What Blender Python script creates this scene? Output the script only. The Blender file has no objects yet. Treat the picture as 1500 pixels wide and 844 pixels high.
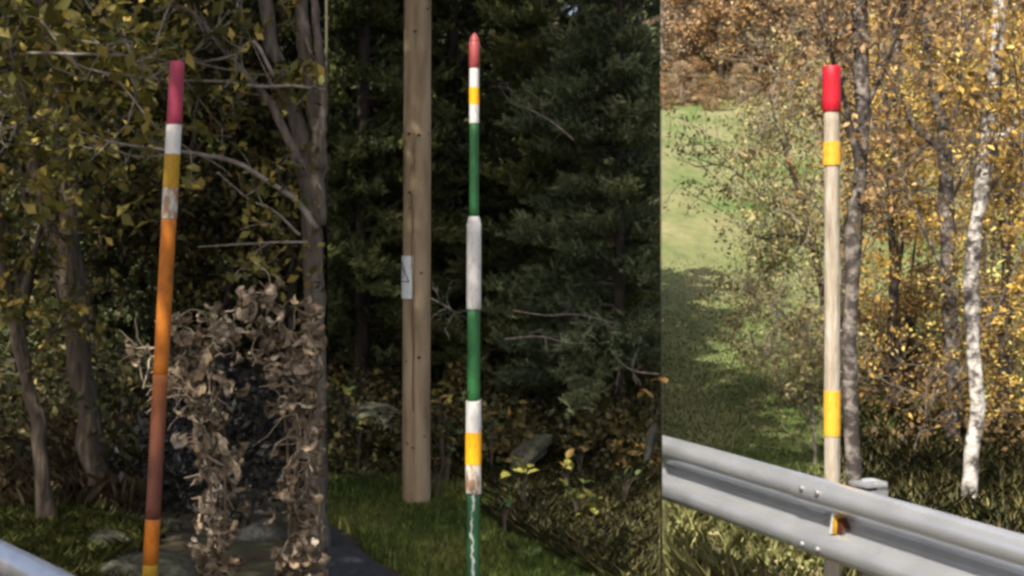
import bpy, math, random
import numpy as np

random.seed(7)
RNG = np.random.default_rng(11)
SC = bpy.context.scene
COL = SC.collection
R = math.radians

# ------------------------------------------------------------------ camera, sky, sun, exposure
F = 2130.0                 # focal length in photo pixels (photo 1500 wide)
HOR, CAMZ = 350.0, 1.7     # horizon row, eye height
cam_d = bpy.data.cameras.new('camera')
cam = bpy.data.objects.new('camera', cam_d)
COL.objects.link(cam)
cam.location = (0, 0, CAMZ)
cam.rotation_euler = (R(90), 0, 0)
cam_d.sensor_width = 36
cam_d.lens = 36 * F / 1500
cam_d.shift_y = -(422 - HOR) / 1500
cam_d.clip_end = 2000
cam_d.clip_start = 0.05
SC.camera = cam

SUN_DIR = np.array((-0.27, -0.56, 0.78)); SUN_DIR /= np.linalg.norm(SUN_DIR)   # towards the sun
elev = math.asin(SUN_DIR[2]); azim = math.atan2(SUN_DIR[0], SUN_DIR[1])
world = bpy.data.worlds.new('World'); SC.world = world
world.use_nodes = True
wn = world.node_tree.nodes; wl = world.node_tree.links
wn.clear()
sky = wn.new('ShaderNodeTexSky'); sky.sky_type = 'NISHITA'; sky.sun_disc = False
sky.sun_elevation = elev; sky.sun_rotation = azim
sky.air_density = 0.75; sky.dust_density = 5.0; sky.ozone_density = 0.4
bg = wn.new('ShaderNodeBackground'); bg.inputs['Strength'].default_value = 0.14
wo = wn.new('ShaderNodeOutputWorld')
wl.new(sky.outputs[0], bg.inputs[0]); wl.new(bg.outputs[0], wo.inputs[0])
sun_d = bpy.data.lights.new('sun', 'SUN'); sun_d.energy = 5.0; sun_d.angle = R(0.6); sun_d.color = (1.0, 0.94, 0.84)
sun = bpy.data.objects.new('sun', sun_d); COL.objects.link(sun)
from mathutils import Vector, Matrix, noise as mnoise
sun.rotation_euler = Vector((-SUN_DIR).tolist()).to_track_quat('-Z', 'Y').to_euler()
sun.location = (-8, -8, 20)
SC.view_settings.view_transform = 'Standard'
SC.view_settings.look = 'None'
SC.view_settings.exposure = 0.8
SC.view_settings.gamma = 1.0
SC.render.engine = 'CYCLES'
SC.cycles.use_denoising = True
SC.cycles.max_bounces = 6
SC.cycles.filter_width = 3.0
SC.render.film_transparent = False

# ------------------------------------------------------------------ helpers
B1 = (478 - 750) / F       # edge between the wood verge and the spruce verge (x / y)
B2 = (969 - 750) / F       # edge between the spruce verge and the field verge

def P(px, py, d):
    return np.array(((px - 750) / F * d, d, CAMZ - (py - HOR) / F * d))

def tag(o, label=None, cat=None, group=None, kind=None):
    if label: o['label'] = label
    if cat: o['category'] = cat
    if group: o['group'] = group
    if kind: o['kind'] = kind
    return o

def empty(name, loc, label=None, cat=None, group=None, rot=(0, 0, 0)):
    o = bpy.data.objects.new(name, None); COL.objects.link(o)
    o.location = [float(v) for v in loc]; o.rotation_euler = rot
    o.empty_display_size = 0.1
    return tag(o, label, cat, group)

def link(name, me, mat, parent=None, local=False):
    o = bpy.data.objects.new(name, me); COL.objects.link(o)
    if mat is not None and not me.materials: me.materials.append(mat)
    if parent is not None:
        o.parent = parent
        if not local:
            rot = parent.rotation_euler.to_matrix().to_4x4()
            o.matrix_parent_inverse = (Matrix.Translation(parent.location) @ rot).inverted()
    return o

def mesh_np(name, V, faces=None, Q=None, tone=None, smooth=False):
    """Mesh from numpy: V (n,3); faces list, or Q (m,k) int array of k-gons."""
    me = bpy.data.meshes.new(name)
    if Q is None:
        me.from_pydata([tuple(map(float, v)) for v in V], [], [tuple(map(int, f)) for f in faces])
    else:
        m, k = Q.shape
        me.vertices.add(len(V)); me.vertices.foreach_set('co', np.ascontiguousarray(V, dtype=np.float32).ravel())
        me.loops.add(m * k); me.loops.foreach_set('vertex_index', np.ascontiguousarray(Q, dtype=np.int32).ravel())
        me.polygons.add(m)
        me.polygons.foreach_set('loop_start', np.arange(0, m * k, k, dtype=np.int32))
        me.polygons.foreach_set('loop_total', np.full(m, k, dtype=np.int32))
        me.update(calc_edges=True)
    if tone is not None:
        a = me.attributes.new('tone', 'FLOAT', 'FACE')
        a.data.foreach_set('value', np.ascontiguousarray(tone, dtype=np.float32))
    if smooth:
        me.polygons.foreach_set('use_smooth', np.ones(len(me.polygons), dtype=bool))
    me.validate()
    return me

class MB:
    """collects geometry for one mesh"""
    def __init__(s): s.v = []; s.f = []; s.n = 0
    def add(s, V, Fc):
        s.v.append(np.asarray(V, float)); s.f += [tuple(i + s.n for i in f) for f in Fc]; s.n += len(V)
    def tube(s, pts, radii, sides=6, caps=True):
        pts = np.asarray(pts, float); n = len(pts)
        radii = np.atleast_1d(np.asarray(radii, float)); radii = np.interp(np.linspace(0, 1, n), np.linspace(0, 1, len(radii)), radii) if len(radii) > 1 else np.full(n, radii[0])
        T = np.gradient(pts, axis=0); T /= np.linalg.norm(T, axis=1)[:, None] + 1e-9
        ref = np.array((0.3, 0.9, 0.2)) if abs(T[0][2]) > 0.8 else np.array((0, 0, 1.0))
        U = np.cross(T, ref); U /= np.linalg.norm(U, axis=1)[:, None] + 1e-9
        W = np.cross(T, U)
        a = np.linspace(0, 2 * math.pi, sides, endpoint=False)
        ring = pts[:, None, :] + radii[:, None, None] * (np.cos(a)[None, :, None] * U[:, None, :] + np.sin(a)[None, :, None] * W[:, None, :])
        V = ring.reshape(-1, 3); Fc = []
        for i in range(n - 1):
            for k in range(sides):
                k2 = (k + 1) % sides
                Fc.append((i * sides + k, (i + 1) * sides + k, (i + 1) * sides + k2, i * sides + k2))
        if caps:
            Fc.append(tuple(range(sides))); Fc.append(tuple((n - 1) * sides + k for k in reversed(range(sides))))
        s.add(V, Fc)
    def lathe(s, prof, sides=24, cx=0, cy=0, cap=True):
        a = np.linspace(0, 2 * math.pi, sides, endpoint=False)
        V = np.array([(cx + r * math.cos(t), cy + r * math.sin(t), z) for r, z in prof for t in a]); Fc = []
        for i in range(len(prof) - 1):
            for k in range(sides):
                k2 = (k + 1) % sides
                Fc.append((i * sides + k, i * sides + k2, (i + 1) * sides + k2, (i + 1) * sides + k))
        if cap:
            Fc.append(tuple(reversed(range(sides)))); Fc.append(tuple((len(prof) - 1) * sides + k for k in range(sides)))
        s.add(V, Fc)
    def box(s, c, h, M=None):
        V = np.array([(sx * h[0], sy * h[1], sz * h[2]) for sx in (-1, 1) for sy in (-1, 1) for sz in (-1, 1)], float)
        if M is not None: V = V @ np.asarray(M, float).T
        s.add(V + np.asarray(c, float), [(0, 1, 3, 2), (4, 6, 7, 5), (0, 4, 5, 1), (2, 3, 7, 6), (0, 2, 6, 4), (1, 5, 7, 3)])
    def mesh(s, name, smooth=False):
        return mesh_np(name, np.concatenate(s.v), s.f, smooth=smooth)
    def build(s, name, mat, parent=None, smooth=False, local=False):
        return link(name, s.mesh(name, smooth), mat, parent, local)

def autosmooth(me, ang=40):
    me.polygons.foreach_set('use_smooth', np.ones(len(me.polygons), dtype=bool))
    try: me.set_sharp_from_angle(angle=R(ang))
    except Exception: pass

# ------------------------------------------------------------------ materials
def new_mat(name):
    m = bpy.data.materials.new(name); m.use_nodes = True
    nt = m.node_tree
    return m, nt.nodes, nt.links, nt.nodes['Principled BSDF']

def ramp_node(n, stops):
    r = n.new('ShaderNodeValToRGB'); e = r.color_ramp.elements
    while len(e) < len(stops): e.new(0.5)
    for el, (p, c) in zip(e, stops):
        el.position = p; el.color = (*c, 1) if len(c) == 3 else c
    return r

def mat_noise(name, stops, scale=8.0, rough=0.8, stretch=(1, 1, 1), bump=0.0, bscale=None, detail=6, metallic=0.0, spec=0.3):
    m, n, l, b = new_mat(name)
    tc = n.new('ShaderNodeTexCoord'); mp = n.new('ShaderNodeMapping'); mp.inputs['Scale'].default_value = stretch
    l.new(tc.outputs['Object'], mp.inputs[0])
    t = n.new('ShaderNodeTexNoise'); t.inputs['Scale'].default_value = scale; t.inputs['Detail'].default_value = detail
    l.new(mp.outputs[0], t.inputs['Vector'])
    r = ramp_node(n, stops); l.new(t.outputs['Fac'], r.inputs[0]); l.new(r.outputs[0], b.inputs['Base Color'])
    b.inputs['Roughness'].default_value = rough; b.inputs['Metallic'].default_value = metallic
    b.inputs['Specular IOR Level'].default_value = spec
    if bump:
        t2 = n.new('ShaderNodeTexNoise'); t2.inputs['Scale'].default_value = bscale or scale * 2; t2.inputs['Detail'].default_value = 8
        l.new(mp.outputs[0], t2.inputs['Vector'])
        bp = n.new('ShaderNodeBump'); bp.inputs['Strength'].default_value = bump; bp.inputs['Distance'].default_value = 0.02
        l.new(t2.outputs['Fac'], bp.inputs['Height']); l.new(bp.outputs[0], b.inputs['Normal'])
    return m

def mat_leaf(name, stops, trans=0.3, rough=0.6):
    m, n, l, b = new_mat(name)
    at = n.new('ShaderNodeAttribute'); at.attribute_name = 'tone'
    r = ramp_node(n, stops); l.new(at.outputs['Fac'], r.inputs[0])
    l.new(r.outputs[0], b.inputs['Base Color']); b.inputs['Roughness'].default_value = rough
    b.inputs['Specular IOR Level'].default_value = 0.25
    if trans > 0:
        tr = n.new('ShaderNodeBsdfTranslucent'); l.new(r.outputs[0], tr.inputs[0])
        mx = n.new('ShaderNodeMixShader'); mx.inputs[0].default_value = trans
        out = n['Material Output']
        l.new(b.outputs[0], mx.inputs[1]); l.new(tr.outputs[0], mx.inputs[2]); l.new(mx.outputs[0], out.inputs[0])
    return m

def mat_paint(name, col, wear=None, wear_amt=0.5, rough=0.5, scale=30, dirt=0.12, stretch=(1, 1, 0.35)):
    """paint with soiling and flaked patches"""
    m, n, l, b = new_mat(name)
    tc = n.new('ShaderNodeTexCoord'); mp = n.new('ShaderNodeMapping'); mp.inputs['Scale'].default_value = stretch
    l.new(tc.outputs['Object'], mp.inputs[0])
    t = n.new('ShaderNodeTexNoise'); t.inputs['Scale'].default_value = 14; t.inputs['Detail'].default_value = 6
    l.new(mp.outputs[0], t.inputs['Vector'])
    r = ramp_node(n, [(0.25, tuple(c * (1 - dirt * 2.2) for c in col)), (0.65, col)])
    l.new(t.outputs['Fac'], r.inputs[0]); src = r.outputs[0]
    if wear is not None:
        t2 = n.new('ShaderNodeTexNoise'); t2.inputs['Scale'].default_value = scale; t2.inputs['Detail'].default_value = 7
        l.new(mp.outputs[0], t2.inputs['Vector'])
        r2 = ramp_node(n, [(wear_amt, (0, 0, 0)), (min(wear_amt + 0.06, 1), (1, 1, 1))]); l.new(t2.outputs['Fac'], r2.inputs[0])
        mx = n.new('ShaderNodeMix'); mx.data_type = 'RGBA'
        l.new(r2.outputs[0], mx.inputs[0]); l.new(src, mx.inputs[6]); mx.inputs[7].default_value = (*wear, 1); src = mx.outputs[2]
    t3 = n.new('ShaderNodeTexNoise'); t3.inputs['Scale'].default_value = 70; t3.inputs['Detail'].default_value = 7; t3.inputs['Roughness'].default_value = 0.7
    l.new(mp.outputs[0], t3.inputs['Vector'])
    r3 = ramp_node(n, [(0.50, (1, 1, 1)), (0.68, (0.52, 0.48, 0.42))]); l.new(t3.outputs['Fac'], r3.inputs[0])
    mg = n.new('ShaderNodeMix'); mg.data_type = 'RGBA'; mg.blend_type = 'MULTIPLY'; mg.inputs[0].default_value = 0.8
    l.new(src, mg.inputs[6]); l.new(r3.outputs[0], mg.inputs[7]); src = mg.outputs[2]
    l.new(src, b.inputs['Base Color']); b.inputs['Roughness'].default_value = rough
    b.inputs['Specular IOR Level'].default_value = 0.25
    bp = n.new('ShaderNodeBump'); bp.inputs['Strength'].default_value = 0.15; bp.inputs['Distance'].default_value = 0.004
    l.new(t.outputs['Fac'], bp.inputs['Height']); l.new(bp.outputs[0], b.inputs['Normal'])
    return m

def mat_birch(name, pale, dark, amt=0.5):
    m, n, l, b = new_mat(name)
    tc = n.new('ShaderNodeTexCoord'); mp = n.new('ShaderNodeMapping'); mp.inputs['Scale'].default_value = (11, 11, 15)
    l.new(tc.outputs['Object'], mp.inputs[0])
    t = n.new('ShaderNodeTexNoise'); t.inputs['Scale'].default_value = 1.0; t.inputs['Detail'].default_value = 8; t.inputs['Roughness'].default_value = 0.7
    l.new(mp.outputs[0], t.inputs['Vector'])
    r = ramp_node(n, [(amt - 0.12, dark), (amt, tuple((p * 0.6 + d * 0.4) for p, d in zip(pale, dark))), (amt + 0.1, pale)])
    l.new(t.outputs['Fac'], r.inputs[0])
    l.new(r.outputs[0], b.inputs['Base Color']); b.inputs['Roughness'].default_value = 0.8
    bp = n.new('ShaderNodeBump'); bp.inputs['Strength'].default_value = 0.5; bp.inputs['Distance'].default_value = 0.02
    l.new(t.outputs['Fac'], bp.inputs['Height']); l.new(bp.outputs[0], b.inputs['Normal'])
    return m

M = {}
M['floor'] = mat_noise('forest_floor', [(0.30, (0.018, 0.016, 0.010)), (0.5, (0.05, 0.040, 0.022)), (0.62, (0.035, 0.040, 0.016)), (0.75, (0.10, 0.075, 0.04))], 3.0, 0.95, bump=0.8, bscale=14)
M['field'] = mat_noise('meadow', [(0.25, (0.058, 0.110, 0.022)), (0.42, (0.105, 0.130, 0.042)), (0.6, (0.155, 0.155, 0.068)), (0.8, (0.20, 0.185, 0.095))], 0.7, 0.95, stretch=(1.3, 0.35, 1), bump=0.5, bscale=9)
def add_fine(m, scale, lo, hi):
    n, l = m.node_tree.nodes, m.node_tree.links; b = n['Principled BSDF']
    src = b.inputs['Base Color'].links[0].from_socket
    tc = n.new('ShaderNodeTexCoord'); mp = n.new('ShaderNodeMapping'); mp.inputs['Scale'].default_value = (1, 0.3, 1); l.new(tc.outputs['Object'], mp.inputs[0])
    t = n.new('ShaderNodeTexNoise'); t.inputs['Scale'].default_value = scale; t.inputs['Detail'].default_value = 8; t.inputs['Roughness'].default_value = 0.75; l.new(mp.outputs[0], t.inputs['Vector'])
    r = ramp_node(n, [(0.3, lo), (0.7, hi)]); l.new(t.outputs['Fac'], r.inputs[0])
    mx = n.new('ShaderNodeMix'); mx.data_type = 'RGBA'; mx.blend_type = 'MULTIPLY'; mx.inputs[0].default_value = 1.0
    l.new(src, mx.inputs[6]); l.new(r.outputs[0], mx.inputs[7]); l.new(mx.outputs[2], b.inputs['Base Color'])
add_fine(M['field'], 5.0, (0.62, 0.66, 0.6), (1.35, 1.3, 1.3))
M['asphalt'] = mat_noise('asphalt', [(0.3, (0.018, 0.020, 0.023)), (0.7, (0.034, 0.036, 0.040))], 40, 0.9, bump=0.4, bscale=120)
M['bark_brown'] = mat_noise('bark_brown', [(0.3, (0.045, 0.033, 0.022)), (0.55, (0.105, 0.080, 0.057)), (0.75, (0.17, 0.138, 0.10))], 13, 0.9, stretch=(2.5, 2.5, 0.5), bump=1.0, bscale=22)
M['bark_grey'] = mat_noise('bark_grey', [(0.3, (0.06, 0.048, 0.036)), (0.5, (0.115, 0.093, 0.072)), (0.75, (0.19, 0.16, 0.125))], 13, 0.9, stretch=(2.5, 2.5, 0.6), bump=1.0, bscale=22)
M['bark_dark'] = mat_noise('bark_dark', [(0.3, (0.025, 0.020, 0.016)), (0.7, (0.075, 0.060, 0.048))], 9, 0.9, stretch=(2, 2, 0.5), bump=0.7)
M['birch_white'] = mat_birch('birch_white', (0.66, 0.62, 0.56), (0.06, 0.048, 0.04), 0.545)
M['birch_grey'] = mat_birch('birch_grey', (0.30, 0.26, 0.22), (0.035, 0.027, 0.022), 0.60)
M['twig'] = mat_noise('twig_bark', [(0.3, (0.12, 0.10, 0.08)), (0.7, (0.30, 0.26, 0.21))], 20, 0.9)
M['twig_dark'] = mat_noise('twig_dark', [(0.3, (0.05, 0.04, 0.03)), (0.7, (0.13, 0.105, 0.08))], 20, 0.9)
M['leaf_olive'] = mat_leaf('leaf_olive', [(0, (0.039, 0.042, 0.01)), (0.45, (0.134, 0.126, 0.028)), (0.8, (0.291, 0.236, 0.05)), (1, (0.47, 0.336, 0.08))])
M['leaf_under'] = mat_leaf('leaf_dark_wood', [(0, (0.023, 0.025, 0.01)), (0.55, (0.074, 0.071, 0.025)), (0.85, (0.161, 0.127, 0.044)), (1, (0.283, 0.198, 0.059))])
M['needle'] = mat_leaf('needles', [(0, (0.042, 0.054, 0.022)), (0.5, (0.105, 0.124, 0.042)), (0.85, (0.189, 0.196, 0.068)), (1, (0.266, 0.243, 0.09))], trans=0.12)
M['needle_blue'] = mat_leaf('needles_bluish', [(0, (0.042, 0.057, 0.031)), (0.5, (0.111, 0.138, 0.064)), (0.85, (0.195, 0.219, 0.098)), (1, (0.26, 0.263, 0.126))], trans=0.12)
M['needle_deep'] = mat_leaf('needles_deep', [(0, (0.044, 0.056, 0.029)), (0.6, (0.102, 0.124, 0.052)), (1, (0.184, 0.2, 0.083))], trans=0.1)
M['leaf_gold'] = mat_leaf('leaf_gold', [(0, (0.183, 0.118, 0.042)), (0.4, (0.438, 0.272, 0.066)), (0.75, (0.75, 0.493, 0.119)), (1, (0.75, 0.676, 0.227))], trans=0.42)
M['leaf_rust'] = mat_leaf('leaf_rust', [(0, (0.126, 0.087, 0.054)), (0.4, (0.262, 0.168, 0.081)), (0.75, (0.422, 0.254, 0.104)), (1, (0.548, 0.367, 0.181))], trans=0.42)
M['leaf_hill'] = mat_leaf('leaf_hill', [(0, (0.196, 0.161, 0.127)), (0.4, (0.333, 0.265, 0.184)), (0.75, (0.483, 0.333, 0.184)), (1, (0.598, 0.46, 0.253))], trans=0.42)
M['leaf_bush'] = mat_leaf('leaf_bush', [(0, (0.138, 0.119, 0.056)), (0.45, (0.3, 0.263, 0.106)), (0.8, (0.475, 0.413, 0.175)), (1, (0.6, 0.537, 0.25))], trans=0.42)
M['grass'] = mat_leaf('grass_blades', [(0, (0.046, 0.081, 0.017)), (0.5, (0.128, 0.181, 0.037)), (0.85, (0.234, 0.255, 0.061)), (1, (0.404, 0.33, 0.122))], trans=0.25)
M['grass_olive'] = mat_leaf('mossy_grass', [(0, (0.03, 0.042, 0.008)), (0.5, (0.095, 0.11, 0.022)), (0.85, (0.17, 0.17, 0.045)), (1, (0.27, 0.22, 0.09))], trans=0.25)
M['meadow_blade'] = mat_leaf('meadow_blades', [(0, (0.088, 0.136, 0.035)), (0.5, (0.13, 0.184, 0.049)), (1, (0.181, 0.232, 0.078))], trans=0.45)
M['weed'] = mat_leaf('weeds', [(0, (0.12, 0.105, 0.045)), (0.4, (0.25, 0.25, 0.085)), (0.8, (0.40, 0.38, 0.16)), (1, (0.52, 0.44, 0.23))], trans=0.4)
M['weed_dry'] = mat_leaf('withered_weeds', [(0, (0.08, 0.058, 0.031)), (0.5, (0.208, 0.157, 0.085)), (0.85, (0.384, 0.304, 0.186)), (1, (0.576, 0.464, 0.295))], trans=0.2)
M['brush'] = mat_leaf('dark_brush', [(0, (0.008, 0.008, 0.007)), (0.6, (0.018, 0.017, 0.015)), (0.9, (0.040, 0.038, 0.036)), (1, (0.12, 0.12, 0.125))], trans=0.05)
M['litter'] = mat_leaf('leaf_litter', [(0, (0.027, 0.027, 0.011)), (0.4, (0.084, 0.076, 0.031)), (0.6, (0.074, 0.087, 0.024)), (0.85, (0.188, 0.151, 0.055)), (1, (0.336, 0.28, 0.091))], trans=0.1)
M['dry'] = [mat_noise('dry_leaf_%d' % i, [(0.3, tuple(c * 0.5 for c in col)), (0.5, col), (0.72, tuple(min(1, c * 1.6) for c in col))], 4, 0.85, bump=0.5, bscale=9)
            for i, col in enumerate([(0.21, 0.155, 0.095), (0.29, 0.22, 0.145), (0.125, 0.088, 0.052), (0.40, 0.32, 0.22)])]
M['dry_pale'] = mat_noise('dry_leaf_pale', [(0.3, (0.34, 0.27, 0.19)), (0.7, (0.62, 0.54, 0.42))], 18, 0.85)
M['yleaf'] = mat_noise('yellow_leaf', [(0.3, (0.14, 0.15, 0.03)), (0.7, (0.30, 0.27, 0.05))], 12, 0.7)
M['oleaf'] = mat_noise('ochre_leaf', [(0.3, (0.16, 0.10, 0.03)), (0.7, (0.34, 0.23, 0.06))], 12, 0.7)
M['gleaf'] = mat_noise('green_leaf', [(0.3, (0.03, 0.05, 0.015)), (0.7, (0.075, 0.11, 0.03))], 12, 0.7)
M['rock'] = mat_noise('rock', [(0.3, (0.035, 0.038, 0.028)), (0.55, (0.07, 0.07, 0.058)), (0.75, (0.11, 0.11, 0.095))], 5, 0.9, bump=0.9, bscale=16)
M['rock_moss'] = mat_noise('mossy_rock', [(0.35, (0.035, 0.042, 0.014)), (0.5, (0.07, 0.07, 0.046)), (0.7, (0.125, 0.118, 0.095))], 5, 0.9, bump=0.9, bscale=16)
M['galv'] = mat_noise('galvanised_steel', [(0.3, (0.52, 0.535, 0.555)), (0.5, (0.58, 0.595, 0.615)), (0.72, (0.64, 0.655, 0.67))], 5, 0.27, stretch=(1, 1, 2), metallic=0.72, spec=0.5, bump=0.02, bscale=70)
M['galv_dark'] = mat_noise('weathered_steel', [(0.3, (0.20, 0.20, 0.20)), (0.7, (0.34, 0.34, 0.34))], 12, 0.55, metallic=0.7)
M['utility'] = mat_noise('pole_timber', [(0.25, (0.11, 0.075, 0.042)), (0.42, (0.25, 0.18, 0.105)), (0.6, (0.335, 0.25, 0.155)), (0.8, (0.39, 0.31, 0.21))], 5, 0.85, stretch=(3, 3, 0.45), bump=0.5, bscale=9)
M['knot'] = mat_noise('knot', [(0.3, (0.03, 0.018, 0.01)), (0.7, (0.09, 0.055, 0.03))], 60, 0.9)
M['stake'] = mat_noise('stake_timber', [(0.25, (0.22, 0.18, 0.13)), (0.45, (0.32, 0.27, 0.20)), (0.6, (0.38, 0.335, 0.265)), (0.78, (0.44, 0.40, 0.335))], 9, 0.85, stretch=(6, 6, 0.8), bump=0.6)
M['red_pink'] = mat_paint('faded_crimson', (0.35, 0.043, 0.085))
M['red_dull'] = mat_paint('dull_red', (0.27, 0.055, 0.052))
M['red'] = mat_paint('bright_red', (0.50, 0.014, 0.028), dirt=0.08)
M['white'] = mat_paint('white_tape', (0.56, 0.55, 0.52), dirt=0.12)
M['white_bright'] = mat_paint('white_band', (0.72, 0.69, 0.64), dirt=0.10)
M['white_worn'] = mat_paint('worn_white_tape', (0.58, 0.54, 0.46), wear=(0.33, 0.20, 0.12), wear_amt=0.47, scale=34)
M['gold'] = mat_paint('ochre_tape', (0.46, 0.26, 0.020))
M['amber'] = mat_paint('amber_tape', (0.78, 0.36, 0.010), dirt=0.05)
M['yellow'] = mat_paint('yellow_tape', (0.66, 0.36, 0.035), dirt=0.05)
M['orange'] = mat_paint('orange_paint', (0.50, 0.155, 0.016), wear=(0.25, 0.085, 0.02), wear_amt=0.63, scale=16)
M['rust'] = mat_paint('rusty_brown', (0.155, 0.045, 0.018), wear=(0.30, 0.095, 0.02), wear_amt=0.60, scale=12, dirt=0.2)
def mat_rusting(z_lo, z_hi):
    m, n, l, b = new_mat('orange_paint_rusting_through')
    tc = n.new('ShaderNodeTexCoord'); sp = n.new('ShaderNodeSeparateXYZ'); l.new(tc.outputs['Object'], sp.inputs[0])
    mp = n.new('ShaderNodeMapping'); mp.inputs['Scale'].default_value = (1, 1, 0.3); l.new(tc.outputs['Object'], mp.inputs[0])
    t = n.new('ShaderNodeTexNoise'); t.inputs['Scale'].default_value = 22; t.inputs['Detail'].default_value = 8; l.new(mp.outputs[0], t.inputs['Vector'])
    mr = n.new('ShaderNodeMapRange'); mr.inputs['From Min'].default_value = z_lo; mr.inputs['From Max'].default_value = z_hi; l.new(sp.outputs[2], mr.inputs['Value'])
    a = n.new('ShaderNodeMath'); a.operation = 'MULTIPLY_ADD'; a.inputs[1].default_value = 0.9; a.inputs[2].default_value = -0.45; l.new(t.outputs['Fac'], a.inputs[0])
    d = n.new('ShaderNodeMath'); d.operation = 'ADD'; l.new(mr.outputs[0], d.inputs[0]); l.new(a.outputs[0], d.inputs[1])
    r = ramp_node(n, [(0.15, (0.115, 0.034, 0.016)), (0.55, (0.19, 0.055, 0.018)), (0.8, (0.33, 0.095, 0.016)), (1.0, (0.46, 0.14, 0.016))]); l.new(d.outputs[0], r.inputs[0])
    l.new(r.outputs[0], b.inputs['Base Color']); b.inputs['Roughness'].default_value = 0.65
    return m
M['green'] = mat_paint('green_paint', (0.020, 0.100, 0.030), dirt=0.12)
M['plate'] = mat_paint('white_plate', (0.66, 0.70, 0.70), dirt=0.05)
M['black'] = mat_paint('black_print', (0.02, 0.02, 0.02))
M['reflector_dark'] = mat_paint('dark_reflector', (0.06, 0.02, 0.01))

def mat_streak():
    m, n, l, b = new_mat('green_with_white_streak')
    tc = n.new('ShaderNodeTexCoord'); sp = n.new('ShaderNodeSeparateXYZ'); l.new(tc.outputs['Object'], sp.inputs[0])
    mp = n.new('ShaderNodeMapping'); mp.inputs['Scale'].default_value = (3, 3, 9); l.new(tc.outputs['Object'], mp.inputs[0])
    t = n.new('ShaderNodeTexNoise'); t.inputs['Scale'].default_value = 1.6; t.inputs['Detail'].default_value = 5; l.new(mp.outputs[0], t.inputs['Vector'])
    a = n.new('ShaderNodeMath'); a.operation = 'MULTIPLY_ADD'; a.inputs[1].default_value = 0.085; a.inputs[2].default_value = -0.046
    l.new(t.outputs['Fac'], a.inputs[0])
    s = n.new('ShaderNodeMath'); s.operation = 'SUBTRACT'; l.new(sp.outputs[0], s.inputs[0]); l.new(a.outputs[0], s.inputs[1])
    ab = n.new('ShaderNodeMath'); ab.operation = 'ABSOLUTE'; l.new(s.outputs[0], ab.inputs[0])
    t2 = n.new('ShaderNodeTexNoise'); t2.inputs['Scale'].default_value = 30; t2.inputs['Detail'].default_value = 6; l.new(tc.outputs['Object'], t2.inputs['Vector'])
    m2 = n.new('ShaderNodeMath'); m2.operation = 'MULTIPLY_ADD'; m2.inputs[1].default_value = 0.022; l.new(t2.outputs['Fac'], m2.inputs[0]); l.new(ab.outputs[0], m2.inputs[2])
    r = ramp_node(n, [(0.0, (0.50, 0.52, 0.48)), (0.5, (0.50, 0.52, 0.48)), (0.58, (0.026, 0.095, 0.036)), (1, (0.022, 0.10, 0.033))])
    sc = n.new('ShaderNodeMath'); sc.operation = 'MULTIPLY'; sc.inputs[1].default_value = 36; l.new(m2.outputs[0], sc.inputs[0]); l.new(sc.outputs[0], r.inputs[0])
    l.new(r.outputs[0], b.inputs['Base Color']); b.inputs['Roughness'].default_value = 0.6
    return m
M['streak'] = mat_streak()

# ------------------------------------------------------------------ terrain
def h_wood(x, y):
    z = 0.06 * np.clip(y - 9.0, 0, 8) + 0.75 * np.clip(y - 18.0, 0, 9)
    return z
def h_field(x, y):
    return 0.15 * np.clip(y - 12.0, 0, 48) + 0.36 * np.clip(y - 60.0, 0, 200)
def smooth(t):
    t = np.clip(t, 0, 1); return t * t * (3 - 2 * t)
def ground_z(x, y):
    x = np.asarray(x, float); y = np.asarray(y, float)
    s = x / np.maximum(y, 4.0)
    w = smooth((s - (B2 - 0.10)) / 0.10) * smooth((y - 13) / 4) + smooth((s - (B2 - 0.03)) / 0.03) * (1 - smooth((y - 13) / 4))
    bumps = 0.05 * np.sin(x * 1.7 + 0.6) * np.sin(y * 1.3) * np.clip((y - 8.5) / 3, 0, 1) * (1 - w)
    return h_wood(x, y) * (1 - w) + h_field(x, y) * w + bumps - 0.012

def sheet(name, ss, ys, mat, zf, label=None):
    V = np.array([(s * max(y, 4.0), y) for y in ys for s in ss])
    Z = zf(V[:, 0], V[:, 1]); V = np.column_stack((V, Z))
    nc = len(ss)
    Q = np.array([(i * nc + j, i * nc + j + 1, (i + 1) * nc + j + 1, (i + 1) * nc + j) for i in range(len(ys) - 1) for j in range(nc - 1)])
    o = link(name, mesh_np(name, V, Q=Q, smooth=True), mat); tag(o, label, kind='structure')
    return o
ys_all = np.concatenate((np.linspace(-40, 3, 12), np.linspace(3.5, 20, 80), np.linspace(20.5, 45, 40), np.linspace(47, 150, 30)))
ss_left = np.concatenate((np.linspace(-8, -0.6, 14), np.linspace(-0.55, B2 - 0.11, 40), np.linspace(B2 - 0.10, B2, 30)))
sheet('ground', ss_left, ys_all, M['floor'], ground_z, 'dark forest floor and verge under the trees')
ys_v = np.concatenate((np.linspace(-40, 3, 12), np.linspace(3.5, 9.0, 20)))
ss_right = np.concatenate((np.linspace(B2, 0.6, 40), np.linspace(0.7, 8, 14)))
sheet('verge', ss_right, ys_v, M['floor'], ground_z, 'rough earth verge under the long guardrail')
sheet('field', ss_right, ys_all[ys_all >= 8.9], M['field'], ground_z, 'pale green meadow sloping up behind the guardrail')
rd = [(-1.11, 8.7), (-0.85, 6.66), (-0.52, 4.07), (-2.2, 2.2), (-14, 2.2), (-14, -38), (18, -38), (12.0, -27.0), (0.965, 3.0), (-0.2, 6.2)]
V = np.array([(x, y, 0.012) for x, y in rd] + [(x, y, -0.06) for x, y in rd]); nr = len(rd)
o = link('road', mesh_np('road', V, [tuple(range(nr))] + [(i, i + nr, (i + 1) % nr + nr, (i + 1) % nr) for i in range(nr)]), M['asphalt'])
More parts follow.
